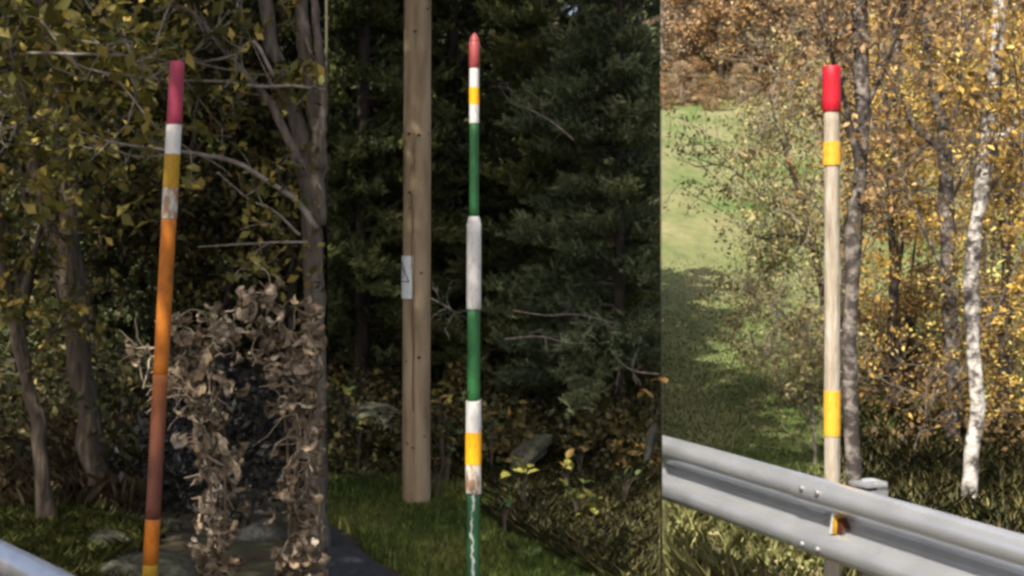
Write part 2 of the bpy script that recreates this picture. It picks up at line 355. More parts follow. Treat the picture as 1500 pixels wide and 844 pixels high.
tag(o, 'dark grey asphalt road edge beside the grass', kind='structure')

# ------------------------------------------------------------------ foliage tools
def unit(v): return v / (np.linalg.norm(v, axis=-1, keepdims=True) + 1e-9)

def leaf_quads(C, size, rng, aspect=0.55, fold=0.25, up=0.3, jitter=0.35, axis=None):
    """folded diamond leaves at centres C; returns V (4n,3), Q (n,4)"""
    n = len(C)
    A = rng.normal(size=(n, 3)) if axis is None else axis + 0.35 * rng.normal(size=(n, 3))
    A = unit(A)
    N = rng.normal(size=(n, 3)); N[:, 2] += up * 3; N = unit(N)
    S = unit(np.cross(A, N)); N = np.cross(S, A)
    L = (np.broadcast_to(np.asarray(size, float), (n,)) * (1 + jitter * rng.uniform(-1, 1, n)))[:, None]
    W = L * aspect * 0.5
    b = C - A * L * 0.5; t = C + A * L * 0.5 - N * L * fold * 0.4
    l = C + S * W + N * L * fold * 0.3; r = C - S * W + N * L * fold * 0.3
    V = np.stack((b, l, t, r), axis=1).reshape(-1, 3)
    return V, np.arange(4 * n).reshape(n, 4)

def clip_zone(V, Q, tone, lo=None, hi=None):
    """drop faces that stand past the zone's edge (x / y) and trim those that cross it"""
    y = np.maximum(V[:, 1], 0.5); s = V[:, 0] / y
    out = np.zeros(len(V), bool)
    if lo is not None: out |= s < lo
    if hi is not None: out |= s > hi
    keep = ~out[Q].all(axis=1)
    X = V[:, 0].copy()
    if lo is not None: X = np.where(s < lo, lo * y, X)
    if hi is not None: X = np.where(s > hi, hi * y, X)
    V = V.copy(); V[:, 0] = X
    Q = Q[keep]; tone = tone[keep]
    used, inv = np.unique(Q.ravel(), return_inverse=True)
    return V[used], inv.reshape(Q.shape), tone

ZONES = {1: dict(hi=B1 - 0.0008), 2: dict(lo=B1 + 0.0008, hi=B2 - 0.0008), 3: dict(lo=B2 + 0.0008), 0: {}}

def foliage(name, C, size, mat, parent, zone, rng=RNG, tone=None, kind='stuff', **kw):
    V, Q = leaf_quads(np.asarray(C, float), size, rng, **kw)
    if tone is None: tone = rng.beta(2, 2, len(Q))
    if ZONES[zone]: V, Q, tone = clip_zone(V, Q, tone, **ZONES[zone])
    if len(Q) == 0: return None
    o = link(name, mesh_np(name, V, Q=Q, tone=tone), mat, parent)
    if kind: o['kind'] = kind
    return o

def clumps(centres, radii, per, rng=RNG, flat=0.8):
    """leaf centres gathered in uneven clumps, with one tone per clump plus jitter"""
    C, T = [], []
    for c, r in zip(centres, radii):
        k = max(3, int(rng.poisson(per)))
        d = unit(rng.normal(size=(k, 3))) * (rng.uniform(0, 1, (k, 1)) ** 0.5) * r; d[:, 2] *= flat
        C.append(c + d); T.append(np.clip(rng.normal(0.47, 0.26) + rng.normal(0, 0.17, k), 0, 1))
    return np.concatenate(C), np.concatenate(T)

def in_zone(p, zone, margin=0.0):
    z = ZONES[zone]; s = p[0] / max(p[1], 0.5)
    return ('lo' not in z or s > z['lo'] + margin) and ('hi' not in z or s < z['hi'] - margin)

def spline(pts, n=14):
    """Catmull-Rom through points"""
    p = np.asarray(pts, float); p = np.vstack((2 * p[0] - p[1], p, 2 * p[-1] - p[-2])); out = []
    seg = len(p) - 3
    for i in range(seg):
        for t in np.linspace(0, 1, max(2, n // seg + 1), endpoint=(i == seg - 1)):
            a, b, c, d = p[i:i + 4]
            out.append(0.5 * (2 * b + (c - a) * t + (2 * a - 5 * b + 4 * c - d) * t * t + (3 * b - a - 3 * c + d) * t ** 3))
    return np.array(out)

def wander(start, dirv, length, rng, steps=6, bend=0.25, droop=0.0):
    p = [np.array(start, float)]; d = np.array(dirv, float); d /= np.linalg.norm(d)
    for i in range(steps):
        d = d + rng.normal(size=3) * bend / steps ** 0.5; d[2] -= droop / steps; d /= np.linalg.norm(d)
        p.append(p[-1] + d * length / steps)
    return np.array(p)

def twig_system(paths, rng, n1=10, len1=0.8, n2=5, len2=0.35, r1=0.008, r2=0.0035, zone=0, spread=1.0, updir=0.35, t0=0.3, droop=0.1, wallz=None):
    """secondary and tertiary twigs along main paths: returns MB and tip points"""
    mb = MB(); tips = []
    for path in paths:
        L = len(path)
        for _ in range(n1):
            i = int(rng.uniform(t0, 0.98) * (L - 1)); base = path[i]
            tan = unit(path[min(i + 1, L - 1)] - path[max(i - 1, 0)])
            d = tan * 0.4 + unit(rng.normal(size=3)) * spread; d[2] += updir
            ln = len1 * rng.uniform(0.5, 1.3)
            w = wander(base, d, ln, rng, 6, 0.5, droop)
            if not in_zone(w[-1], zone, 0.001) or not in_zone(base, zone, 0.001): continue
            mb.tube(w, np.linspace(r1, r1 * 0.35, len(w)), 5, False)
            tips += [w[3], w[4], w[5], w[6]]
            for _ in range(n2):
                j = rng.integers(2, 7); d2 = unit(rng.normal(size=3)); d2[2] += updir * 0.6
                w2 = wander(w[j], d2 + unit(w[-1] - w[0]) * 0.8, len2 * rng.uniform(0.5, 1.3), rng, 4, 0.5, droop)
                if not in_zone(w2[-1], zone, 0.001): continue
                mb.tube(w2, np.linspace(r2, r2 * 0.5, len(w2)), 3, False)
                tips += [w2[2], w2[3], w2[4]]
    return mb, np.array(tips) if tips else np.zeros((0, 3))

def rock(name, c, r, mat, seed, label, group=None, flat=0.7, cat='boulder', rotz=0.0, tilt=0.2):
    bm_pts = []
    import bmesh
    bm = bmesh.new(); bmesh.ops.create_icosphere(bm, subdivisions=4, radius=1.0)
    for v in bm.verts:
        p = v.co.copy(); q = p * 0.9 + Vector((seed * 3.1, seed * 1.7, seed))
        k = 1 + 0.38 * mnoise.noise(q * 1.1) + 0.16 * mnoise.noise(q * 2.6) + 0.05 * mnoise.noise(q * 7)
        for ax in (Vector((1, 0.3, 0.8)), Vector((-0.7, -0.5, 0.9)), Vector((0.2, -1, 0.2)), Vector((-0.9, 0.5, 0.1))):   # cleaved faces
            ax = ax.normalized(); dd = p.dot(ax) * k
            if dd > 0.78: k *= 0.78 / dd * 0.6 + 0.4
        v.co = p * k
        v.co.z *= flat
    me = bpy.data.meshes.new(name); bm.to_mesh(me); bm.free()
    autosmooth(me, 28)
    o = link(name, me, mat); o.location = [float(v) for v in c]; o.scale = [float(v) for v in (r if hasattr(r, '__len__') else (r, r, r))]
    o.rotation_euler = (0.1 * seed % 0.5, tilt, rotz)
    return tag(o, label, cat, group)

# ------------------------------------------------------------------ guardrails
WPROF = [(0.310, 0.028), (0.303, 0.046), (0.290, 0.070), (0.272, 0.081), (0.252, 0.083), (0.232, 0.080), (0.212, 0.064), (0.182, 0.014), (0.168, 0.001), (0.142, 0.001),
         (0.128, 0.014), (0.098, 0.064), (0.078, 0.080), (0.058, 0.083), (0.038, 0.081), (0.020, 0.070), (0.007, 0.046), (0.0, 0.028)]
def guardrail(name, p0, u, t_list, joints, posts, label, ztop=0.75, reflector=None, cut=None):
    """p0: a point of the line (x, y); u: unit direction; beams between t_list"""
    u = np.array((u[0], u[1], 0.0)); u /= np.linalg.norm(u)
    nrm = np.array((u[1], -u[0], 0.0))                   # towards the road
    if np.dot(nrm, -np.array((p0[0], p0[1], 0))) < 0: nrm = -nrm
    o0 = np.array((p0[0], p0[1], 0.0)); zb = ztop - 0.31
    root = empty(name, o0 + u * posts[0], label, 'guardrail')
    for i, (ta, tb, off) in enumerate(t_list):
        th = 0.0035; V = []; Fc = []
        pr = [(z, d + off) for z, d in WPROF]; pb = [(z, d + off - th) for z, d in WPROF]
        n = len(pr)
        ts = np.linspace(ta, tb, max(2, int(abs(tb - ta) / 0.35)))
        for t in ts:
            sag = 0.0025 * math.sin(t * 5.1 + i)
            for z, d in pr + pb: V.append(o0 + u * t + nrm * (d + sag) + np.array((0, 0, zb + z)))
        if cut is not None:                              # beam end sawn at the edge of the bank
            for q in range(len(V)):
                x, y = V[q][0], V[q][1]
                if x < cut * y: V[q] = V[q] + u * ((cut * y - x) / (u[0] - cut * u[1]))
        m = 2 * n; order = list(range(n)) + [n + k for k in reversed(range(n))]
        for a in range(len(ts) - 1):
            for k in range(m):
                i0, i1 = order[k], order[(k + 1) % m]
                Fc.append((a * m + i0, (a + 1) * m + i0, (a + 1) * m + i1, a * m + i1))
        Fc.append(tuple(order)); Fc.append(tuple((len(ts) - 1) * m + k for k in reversed(order)))
        me = mesh_np('rail_beam', np.array(V), Fc); autosmooth(me, 35)
        link('rail_beam', me, M['galv'], root)
    Mx = np.column_stack((u, nrm, (0, 0, 1)))
    for t in posts:
        mb = MB(); c = o0 + u * t
        mb.box(c + nrm * -0.075 + np.array((0, 0, ztop / 2 - 0.06)), (0.050, 0.003, ztop / 2 + 0.085), Mx)      # C-section web
        for sg in (-1, 1): mb.box(c + nrm * -0.052 + u * sg * 0.0475 + np.array((0, 0, ztop / 2 - 0.06)), (0.0025, 0.022, ztop / 2 + 0.085), Mx)
        post = mb.build('post', M['galv'], root)
        mb = MB(); mb.box(c + nrm * -0.013 + np.array((0, 0, zb + 0.20)), (0.055, 0.012, 0.105), Mx)
        mb.box(c + nrm * -0.024 + np.array((0, 0, ztop + 0.013)), (0.058, 0.047, 0.005), Mx)
        mb.build('bracket', M['galv'], post)
    for t in joints:                                     # splice bolts
        for dt, z, d in ((0.05, 0.268, 0.083), (0.16, 0.268, 0.083), (0.05, 0.046, 0.083), (0.16, 0.046, 0.083), (0.10, 0.155, 0.002)):
            mb = MB(); c = o0 + u * (t - dt) + nrm * (d + 0.0075) + np.array((0, 0, zb + z))
            mb.tube([c, c + nrm * 0.004, c + nrm * 0.009, c + nrm * 0.011], [0.013, 0.013, 0.010, 0.004], 10)
            me = mb.mesh('bolt'); autosmooth(me, 50); link('bolt', me, M['galv_dark'], root)
    if reflector is not None:
        c = o0 + u * reflector + nrm * 0.012 + np.array((0, 0, zb + 0.155))
        r = empty('reflector', c); r.parent = root
        rot = root.rotation_euler.to_matrix().to_4x4(); r.matrix_parent_inverse = (Matrix.Translation(root.location) @ rot).inverted()
        def tri(nm, mat, q, y0, y1):
            V = [c + u * a + np.array((0, 0, z)) + nrm * y0 for a, z in q] + [c + u * a + np.array((0, 0, z)) + nrm * y1 for a, z in q]
            k = len(q); o = link(nm, mesh_np(nm, np.array(V), [tuple(range(k)), tuple(reversed(range(k, 2 * k)))] + [(i, i + k, (i + 1) % k + k, (i + 1) % k) for i in range(k)]), mat)
            o.parent = r; o.matrix_parent_inverse = Matrix.Translation(Vector(c.tolist())).inverted()
        tri('face', M['white'], [(0.034, -0.04), (0.018, -0.04), (0.008, 0.040), (0.013, 0.044)], 0.0, 0.050)
        tri('amber_lens', M['gold'], [(0.018, -0.04), (0.003, -0.038), (-0.002, -0.008), (0.008, 0.034)], 0.0, 0.047)
        tri('housing', M['reflector_dark'], [(0.003, -0.038), (-0.030, -0.032), (-0.038, -0.012), (-0.008, 0.024), (0.0, 0.016)], 0.0, 0.036)
    return root

u3 = np.array((-0.363, 0.932)); p3 = np.array((1.267, 5.74))
guardrail('guardrail', p3, u3, [(-0.02, 1.475, 0.0), (-6.0, 0.16, 0.0075)], [0.13], [-0.20, -2.2, -4.2],
          'galvanised steel guardrail running along the verge in front of the meadow', reflector=-0.10, cut=B2 + 0.0006)
u1 = np.array((-0.617, 0.787)); p1 = np.array((-1.644, 4.67))
guardrail('guardrail', p1, u1, [(-1.6, 4.0, 0.0)], [], [-1.2, 0.8, 2.8],
          'grey guardrail beside the orange snow pole and mossy stones')

# ------------------------------------------------------------------ snow poles
def snow_pole(foot, top, segs, label, shaft_r, shaft_mat, wob=0.0, tip='flat', H=None):
    """segs: (name, z0, z1, radius, material) along the pole measured from the foot"""
    d = np.array(top) - np.array(foot); H = np.linalg.norm(d); d /= H
    q = Vector((0, 0, 1)).rotation_difference(Vector(d.tolist()))
    root = empty('snow_pole', foot, label, 'snow pole', rot=q.to_euler())
    def mk(nm, prof, mat, sides=20):
        mb = MB(); mb.lathe(prof, sides); me = mb.mesh(nm)
        for v in me.vertices:                            # hand-cut roundness
            k = 1 + wob * mnoise.noise(Vector((v.co.x * 14, v.co.y * 14, v.co.z * 2.2)))
            v.co.x = v.co.x * k + wob * 0.05 * mnoise.noise(Vector((3.3, 0.2, v.co.z * 1.6))); v.co.y *= k
        if nm == 'band':                                 # hand-wound tape: edges not quite level
            zs = [v.co.z for v in me.vertices]; za, zb_ = min(zs), max(zs)
            for v in me.vertices:
                if v.co.z in (za, zb_): v.co.z += 0.0045 * mnoise.noise(Vector((v.co.x * 45, v.co.y * 45, round(v.co.z, 3) * 9)))
        autosmooth(me, 45); return link(nm, me, mat, root, local=True)
    for nm, z0, z1, r0, r1, mat in segs:
        n = max(2, int((z1 - z0) / 0.04)); zz = np.linspace(z0, z1, n + 1)
        prof = [(r0 + (r1 - r0) * (z - z0) / (z1 - z0), z) for z in zz]
        if nm == 'cone_tip': prof = [(r0, z0), (r0 * 0.82, z0 + (z1 - z0) * 0.4), (r0 * 0.35, z0 + (z1 - z0) * 0.85), (r0 * 0.05, z1)]
        elif nm in ('shaft', 'sleeve', 'cap'):
            prof = [(prof[0][0] - 0.0015, z0)] + [(prof[0][0], z0 + 0.002)] + prof[1:-1] + [(prof[-1][0], z1 - 0.004), (prof[-1][0] - 0.004, z1)]
        mk(nm, prof, mat)
    return root

D1, S1 = 6.0, F / 6.0
foot1, top1 = P(213.5, 350 + 1.7 * S1, D1), P(260, 90, D1)
H1 = np.linalg.norm(top1 - foot1)
z1f = lambda py: H1 * (350 + 1.7 * S1 - py) / (350 + 1.7 * S1 - 90)
r = 0.0305
M['rusting'] = mat_rusting(z1f(680), z1f(535))
snow_pole(foot1, top1, [
    ('shaft', z1f(1010), z1f(826), r, r, M['gold']), ('shaft', z1f(826), z1f(760), r + .0004, r + .0004, M['orange']), ('shaft', z1f(760), z1f(548), r, r, M['rusting']),
    ('shaft', z1f(548), z1f(320), r + .0003, r, M['orange']), ('band', z1f(320), z1f(275), r + .0012, r + .0012, M['white_worn']),
    ('band', z1f(275), z1f(226), r + .0016, r + .0016, M['gold']), ('band', z1f(226), z1f(183), r + .0012, r + .0012, M['white_bright']),
    ('cap', z1f(183), H1, r + .001, r - .001, M['red_pink'])],
    'leaning orange snow pole with crimson top and rusty brown stretch', r, None)

D2, S2 = 6.2, F / 6.2
foot2, top2 = P(693, 350 + 1.7 * S2, D2), P(695, 48, D2)
H2 = np.linalg.norm(top2 - foot2)
z2f = lambda py: H2 * (350 + 1.7 * S2 - py) / (350 + 1.7 * S2 - 48)
w = lambda px: px / 2 / S2
snow_pole(foot2, top2, [
    ('shaft', z2f(1000), z2f(722), w(18), w(18), M['streak']), ('band', z2f(722), z2f(680), w(23), w(23), M['white_worn']), ('band', z2f(680), z2f(633), w(23.6), w(23.6), M['amber']),
    ('band', z2f(633), z2f(587), w(23), w(23), M['white']), ('shaft', z2f(587), z2f(453), w(19), w(18.5), M['green']),
    ('sleeve', z2f(453), z2f(326), w(21.5), w(21), M['white']), ('collar', z2f(326), z2f(317), w(20), w(15.5), M['white']),
    ('shaft', z2f(317), z2f(181), w(14.5), w(13.5), M['green']), ('band', z2f(181), z2f(153), w(14.5), w(14.5), M['white']), ('band', z2f(153), z2f(128), w(14.9), w(14.9), M['amber']),
    ('band', z2f(128), z2f(100), w(14.5), w(14.5), M['white']), ('cap', z2f(100), z2f(60), w(16), w(15.5), M['red_dull']), ('cone_tip', z2f(60), H2, w(15), 0, M['red_dull'])],
    'green snow pole with white sleeve and thin red pointed top', 0, None)

D3, S3 = 6.05, F / 6.05
foot3, top3 = P(1219, 350 + 1.7 * S3, D3), P(1218.5, 97, D3)
H3 = np.linalg.norm(top3 - foot3)
z3f = lambda py: H3 * (350 + 1.7 * S3 - py) / (350 + 1.7 * S3 - 97)
w = lambda px: px / 2 / S3
snow_pole(foot3, top3, [
    ('shaft', -0.1, z3f(163), w(23.5), w(22.5), M['stake']), ('band', z3f(638), z3f(572), w(24.6), w(24.6), M['yellow']),
    ('band', z3f(242), z3f(208), w(26), w(26), M['yellow']), ('cap', z3f(163), H3, w(27), w(26.5), M['red'])],
    'bare timber snow pole with bright red top and yellow bands behind guardrail', 0, None, wob=0.05)

# ------------------------------------------------------------------ utility pole
DU, SU = 9.1, F / 9.1
fu = P(609.5, 735, DU); zb = float(ground_z(fu[0], fu[1])); fu[2] = min(fu[2], zb)
up = empty('utility_pole', fu, 'tall round timber utility pole standing on the grass verge', 'utility pole', rot=(0, R(0.20), 0))
RU = 0.0895
mb = MB(); prof = [(RU * (1 - 0.005 * i), i * 0.25 - 0.3) for i in range(34)]; mb.lathe(prof, 128)
me = mb.mesh('shaft')
for v in me.vertices:                                      # drying check: a long groove, and slight waviness
    a = math.atan2(v.co.y, v.co.x) + math.pi / 2; z = v.co.z
    k = 1 + 0.03 * mnoise.noise(Vector((v.co.x * 6, v.co.y * 6, z * 0.8)))
    g = -0.22 + 0.10 * math.sin(z * 1.1 + 0.5)
    if 0.4 < z < 2.3 and abs(a - g) < 0.04: k *= 0.93
    v.co.x *= k; v.co.y *= k
autosmooth(me, 30); link('shaft', me, M['utility'], up, local=True)
def on_pole(a, z, rr): return (rr * math.sin(a), -rr * math.cos(a), z)
def zu(py): return P(610, py, DU - RU)[2] - fu[2]
pa = [R(-96 + 84 * i / 10) for i in range(11)]
z0, z1 = zu(438), zu(375)
V = [on_pole(a, z, RU + q) for q in (0.002, 0.006) for z in (z0, z1) for a in pa]
n = 11; Fc = []
for i in range(n - 1):
    Fc += [(2 * n + i, 2 * n + i + 1, 3 * n + i + 1, 3 * n + i), (i, n + i, n + i + 1, i + 1), (i, i + 1, 2 * n + i + 1, 2 * n + i), (n + i, 3 * n + i, 3 * n + i + 1, n + i + 1)]
Fc += [(0, 2 * n, 3 * n, n), (n - 1, 2 * n - 1, 4 * n - 1, 3 * n - 1)]
plate = link('warning_plate', mesh_np('warning_plate', np.array(V), Fc), M['plate'], up, local=True)
def strip(nm, a0, zz0, a1, zz1, wd=0.006):
    V = []; n = 7; d = np.array(((a1 - a0) * RU, zz1 - zz0)); d /= np.linalg.norm(d); pn = np.array((-d[1], d[0])) * wd / 2
    for i in range(n):
        t = i / (n - 1); a = a0 + (a1 - a0) * t; z = zz0 + (zz1 - zz0) * t
        for sg in (-1, 1):
            for q in (0.0062, 0.0075): V.append(on_pole(a + sg * pn[0] / RU, z + sg * pn[1], RU + q))
    Fc = []
    for i in range(n - 1):
        k = i * 4; j = k + 4
        Fc += [(k + 1, k + 3, j + 3, j + 1), (k, j, j + 2, k + 2), (k, k + 1, j + 1, j), (k + 2, j + 2, j + 3, k + 3)]
    Fc += [(0, 2, 3, 1), (4 * n - 4, 4 * n - 3, 4 * n - 1, 4 * n - 2)]
    return link(nm, mesh_np(nm, np.array(V), Fc), M['black'], plate, local=True)
_pl = plate; plate = up
_k = [(-0.30, 284), (-0.24, 330), (-0.28, 372), (-0.20, 420), (-0.23, 470), (-0.15, 520), (-0.19, 566), (-0.13, 604)]
for (a0, q0), (a1, q1) in zip(_k[:-1], _k[1:]):
    o = strip('crack', a0, zu(q0), a1, zu(q1), 0.0055); o.data.materials[0] = M['knot']
plate = _pl
zt, zbm = zu(384), zu(413)
am, ar, al = R(-68), R(-27), R(-88)
strip('triangle_side', am, zt, ar, zbm); strip('triangle_side', am, zt, al, zbm); strip('triangle_side', al, zbm, ar, zbm)
strip('triangle_mark', R(-62), zu(393), R(-54), zu(402), 0.007); strip('triangle_mark', R(-54), zu(402), R(-60), zu(409), 0.007)
for px, py, s in ((609, 46, 1), (601, 196, 1), (615, 198, 0.9), (602, 282, 1.0), (619, 400, 0.8), (616, 524, 1.0), (598, 530, 0.6), (600, 650, 0.9), (608, 656, 0.8), (624, 640, 0.7), (626, 12, 0.8), (629, 195, 0.6), (602, 305, 0.6)):
    a = math.asin(max(-0.96, min(0.96, (px - 611.5) / 20.5))); z = zu(py); c = np.array(on_pole(a, z, RU - 0.001)); nn = np.array((math.sin(a), -math.cos(a), 0))
    mb = MB(); rr = 0.0125 * s
    tt = np.array((math.cos(a), math.sin(a), 0)); ring = [c + nn * 0.0035 + (tt * math.cos(t) * rr + np.array((0, 0, 1)) * math.sin(t) * rr * 0.75) for t in np.linspace(0, 2 * math.pi, 9)[:-1]]
    mb.add(np.array(ring + [c + nn * 0.006, c]), [(i, (i + 1) % 8, 8) for i in range(8)] + [((i + 1) % 8, i, 9) for i in range(8)])
    mb.build('knot', M['knot'], up, local=True)

# ------------------------------------------------------------------ spruces of the middle verge
def spruce(base, height, rad, label, mat, zone, rng, tufts_per=9, z_low=0.1, dens=1.0, group=None, fine=1.0, zmax=None, name='spruce_tree'):
    base = np.array(base, float)
    root = empty(name, base, label, 'tree', group)
    mb = MB(); mb.tube([base + np.array((0, 0, -0.2)), base + np.array((0.02, 0, height * 0.5)), base + np.array((0, 0, height))], [0.007 * height + 0.015, 0.005 * height + 0.01, 0.008], 8)
    mb.build('trunk', M['bark_dark'], root, smooth=True)
    Cs, Ax, Tn = [], [], []; bm_ = MB(); nb = 0
    z = z_low * height
    while z < height * 0.97:
        f = z / height; rr = rad * (1 - f) ** 0.75 * rng.uniform(0.8, 1.1)
        for k in range(int(rng.integers(5, 8))):
            az = rng.uniform(0, 2 * math.pi); L = rr * rng.uniform(0.65, 1.15)
            d = np.array((math.cos(az), math.sin(az), 0.10 + 0.5 * f))
            st = base + np.array((0, 0, z + rng.uniform(-0.1, 0.1)))
            n = 7; pts = [st]; dd = unit(d)
            for i in range(n):
                dd = unit(dd + np.array((0, 0, -0.13 if i < 4 else 0.16)) + rng.normal(size=3) * 0.06)
                pts.append(pts[-1] + dd * L / n)
            pts = np.array(pts)
            vis = zmax is None or pts[-1][2] < zmax
            if in_zone(pts[-1], zone) and vis:
                bm_.tube(pts, np.linspace(0.012, 0.003, n + 1), 4, False); nb += 1
            # side twigs carry tufts
            ntw = max(4, int(tufts_per * L * dens * 2.6))
            btone = rng.normal(0.42, 0.16)
            for _ in range(ntw):
                t = rng.uniform(0.08, 1.0) ** 0.8; i = min(n - 1, int(t * n)); p = pts[i] + (pts[i + 1] - pts[i]) * (t * n - i)
                side = unit(np.cross(dd, (0, 0, 1))) * (1 if rng.random() < 0.5 else -1)
                td = unit(dd * 0.8 + side * rng.uniform(0.2, 1.0) + np.array((0, 0, rng.uniform(-0.2, 0.8))))
                tl = rng.uniform(0.12, 0.28) * (1.2 - 0.6 * t)
                m = max(6, int(26 * fine))
                tt = rng.uniform(0, 1, (m, 1)); c = p + td * tl * tt
                nd = unit(td * 0.9 + rng.normal(size=(m, 3)) * 0.55 + np.array((0, 0, 0.25)))
                Cs.append(c); Ax.append(nd); Tn.append(np.clip(btone + 0.22 * (tt[:, 0] + t - 1) + rng.normal(0, 0.10, m), 0, 1))
        z += rng.uniform(0.15, 0.25) * (0.8 if fine >= 1 else 1.2)
    if nb: bm_.build('branches', M['twig_dark'], root)['kind'] = 'stuff'
    C = np.concatenate(Cs); A = np.concatenate(Ax); T = np.concatenate(Tn)
    if zmax is not None:
        k = (C[:, 2] < zmax) | (rng.random(len(C)) < 0.35); C, A, T = C[k], A[k], T[k]
    size = 0.078 / math.sqrt(fine)
    V, Q = leaf_quads(C, size, rng, aspect=0.17 / fine ** 0.8, fold=0.05, up=0.2, axis=A * 3)
    V, Q, T = clip_zone(V, Q, T, **ZONES[zone]) if ZONES[zone] else (V, Q, T)
    o = link('crown', mesh_np('crown', V, Q=Q, tone=T), mat, root); o['kind'] = 'stuff'
    return root

def gp(px, d, dz=0.0):
    x = (px - 750) / F * d
    return np.array((x, d, float(ground_z(x, d)) + dz))

rg = np.random.default_rng(5)
spruce(gp(905, 11.0), 4.9, 1.15, 'bluish green spruce with upswept tips behind the green snow pole', M['needle_blue'], 2, rg, z_low=0.13, dens=2.9, zmax=5.0)
spruce(gp(805, 12.6), 5.4, 1.35, 'olive green spruce between the snow pole and the bluish spruce', M['needle'], 2, rg, z_low=0.09, dens=2.6, zmax=5.0)
spruce(gp(530, 12.4), 8.0, 1.25, 'yellowish green spruce just behind the utility pole', M['needle'], 2, rg, z_low=0.09, dens=2.8, zmax=5.0)
spruce(gp(660, 13.4), 8.5, 1.4, 'dark spruce between the utility pole and the green snow pole', M['needle_deep'], 2, rg, z_low=0.03, dens=2.4, zmax=5.2)
for px, d in ((500, 15.5), (590, 16.2), (720, 15.6), (850, 15.8), (935, 14.6), (780, 17.5), (650, 18.0), (540, 18.5), (885, 17.0)):
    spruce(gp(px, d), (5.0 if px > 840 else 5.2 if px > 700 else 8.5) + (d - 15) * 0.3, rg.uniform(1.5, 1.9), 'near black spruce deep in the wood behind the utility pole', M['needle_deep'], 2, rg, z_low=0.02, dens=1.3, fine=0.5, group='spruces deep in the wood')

# ------------------------------------------------------------------ undergrowth, grass, litter of the middle verge
def scatter(n, zone, y0, y1, s0, s1, rng):
    y = rng.uniform(y0, y1, n); s = rng.uniform(s0, s1, n); x = s * y
    return np.column_stack((x, y, ground_z(x, y)))

def blades(name, C, h, wd, mat, rng, parent=None, zone=0, tone=None, lean=0.5, label=None, cat='grass'):
    n = len(C); az = rng.uniform(0, 2 * math.pi, n); H = h * rng.uniform(0.4, 1.3, n)
    D = np.column_stack((np.cos(az), np.sin(az), np.zeros(n))); ln = lean * rng.uniform(0.1, 1.2, n)[:, None]
    S = np.column_stack((-np.sin(az), np.cos(az), np.zeros(n))) * wd
    tip = C + D * H[:, None] * ln + np.column_stack((np.zeros((n, 2)), H)); mid = C + D * H[:, None] * ln * 0.35 + np.column_stack((np.zeros((n, 2)), H * 0.6))
    V = np.stack((C - S / 2, C + S / 2, mid + S / 2.4, tip, mid - S / 2.4), axis=1).reshape(-1, 3)
    Q = np.arange(5 * n).reshape(n, 5)
    if tone is None: tone = rng.beta(2, 2, n)
    if ZONES[zone]: V, Q, tone = clip_zone(V, Q, tone, **ZONES[zone])
    o = link(name, mesh_np(name, V, Q=Q, tone=tone), mat, parent)
    return tag(o, label, cat if label else None, kind='stuff')

rg = np.random.default_rng(21)
C = scatter(95000, 2, 6.0, 11.0, B1, B2, rg)
edge = -1.11 + 0.364 * (8.7 - C[:, 1])
off = C[:, 0] - edge
k = (off > 0.05 + 0.03 * np.sin(C[:, 1] * 7)) & (off < 1.12 + 0.22 * np.sin(C[:, 1] * 2.1)) & (C[:, 1] < 9.9)
tn = np.clip(0.5 + 0.25 * np.sin(C[k][:, 0] * 5) * np.sin(C[k][:, 1] * 3.1) + rg.normal(0, 0.2, k.sum()), 0, 1)
blades('grass', C[k], 0.075, 0.007, M['grass'], rg, zone=2, tone=tn, label='short dark green grass between the road and the utility pole')
ga = rg.uniform(0, 6.28, 900); gr = RU + np.abs(rg.normal(0.02, 0.06, 900))
Cp = np.column_stack((fu[0] + gr * np.cos(ga), fu[1] + gr * np.sin(ga), np.zeros(900))); Cp[:, 2] = ground_z(Cp[:, 0], Cp[:, 1])
blades('grass', Cp, 0.075, 0.006, M['grass'], rg, zone=2, lean=0.5, label='longer grass tufts growing round the foot of the utility pole')
k2 = (off > 1.0) & (C[:, 1] > 6.4) & (np.hypot(C[:, 0] - fu[0], C[:, 1] - 9.2) > 0.55)
C2 = C[k2][::2]
blades('weeds', C2, 0.105, 0.009, M['litter'], rg, zone=2, lean=1.3, label='brown withered undergrowth on the bank below the spruces')
Cb = scatter(9000, 2, 8.5, 14.5, B1, B2, rg); Cb[:, 2] += rg.uniform(0.01, 0.06, len(Cb))
kb = ((Cb[:, 0] - (-1.11 + 0.364 * (8.7 - Cb[:, 1]))) > 0.9) | (Cb[:, 1] > 9.7)
o = foliage('leaf_litter', Cb[kb], 0.07, M['litter'], None, 2, rng=rg, up=0.8, aspect=0.6); tag(o, 'fallen brown leaves strewn over the bank below the spruces', 'leaves')
# low dark bramble mass along the bank
cc = scatter(230, 2, 9.9, 13.0, B1, B2, rg); cc[:, 2] += rg.uniform(0.05, 0.38, len(cc))
kk = np.hypot(cc[:, 0] - fu[0], cc[:, 1] - 9.0) > 0.5
C, T = clumps(cc[kk], rg.uniform(0.15, 0.3, kk.sum()), 60, rg, 0.7)
o = foliage('undergrowth', C, 0.055, M['leaf_under'], None, 2, rng=rg, tone=T, up=0.5, aspect=0.6); tag(o, 'low dark bramble undergrowth in front of the spruces', 'undergrowth')

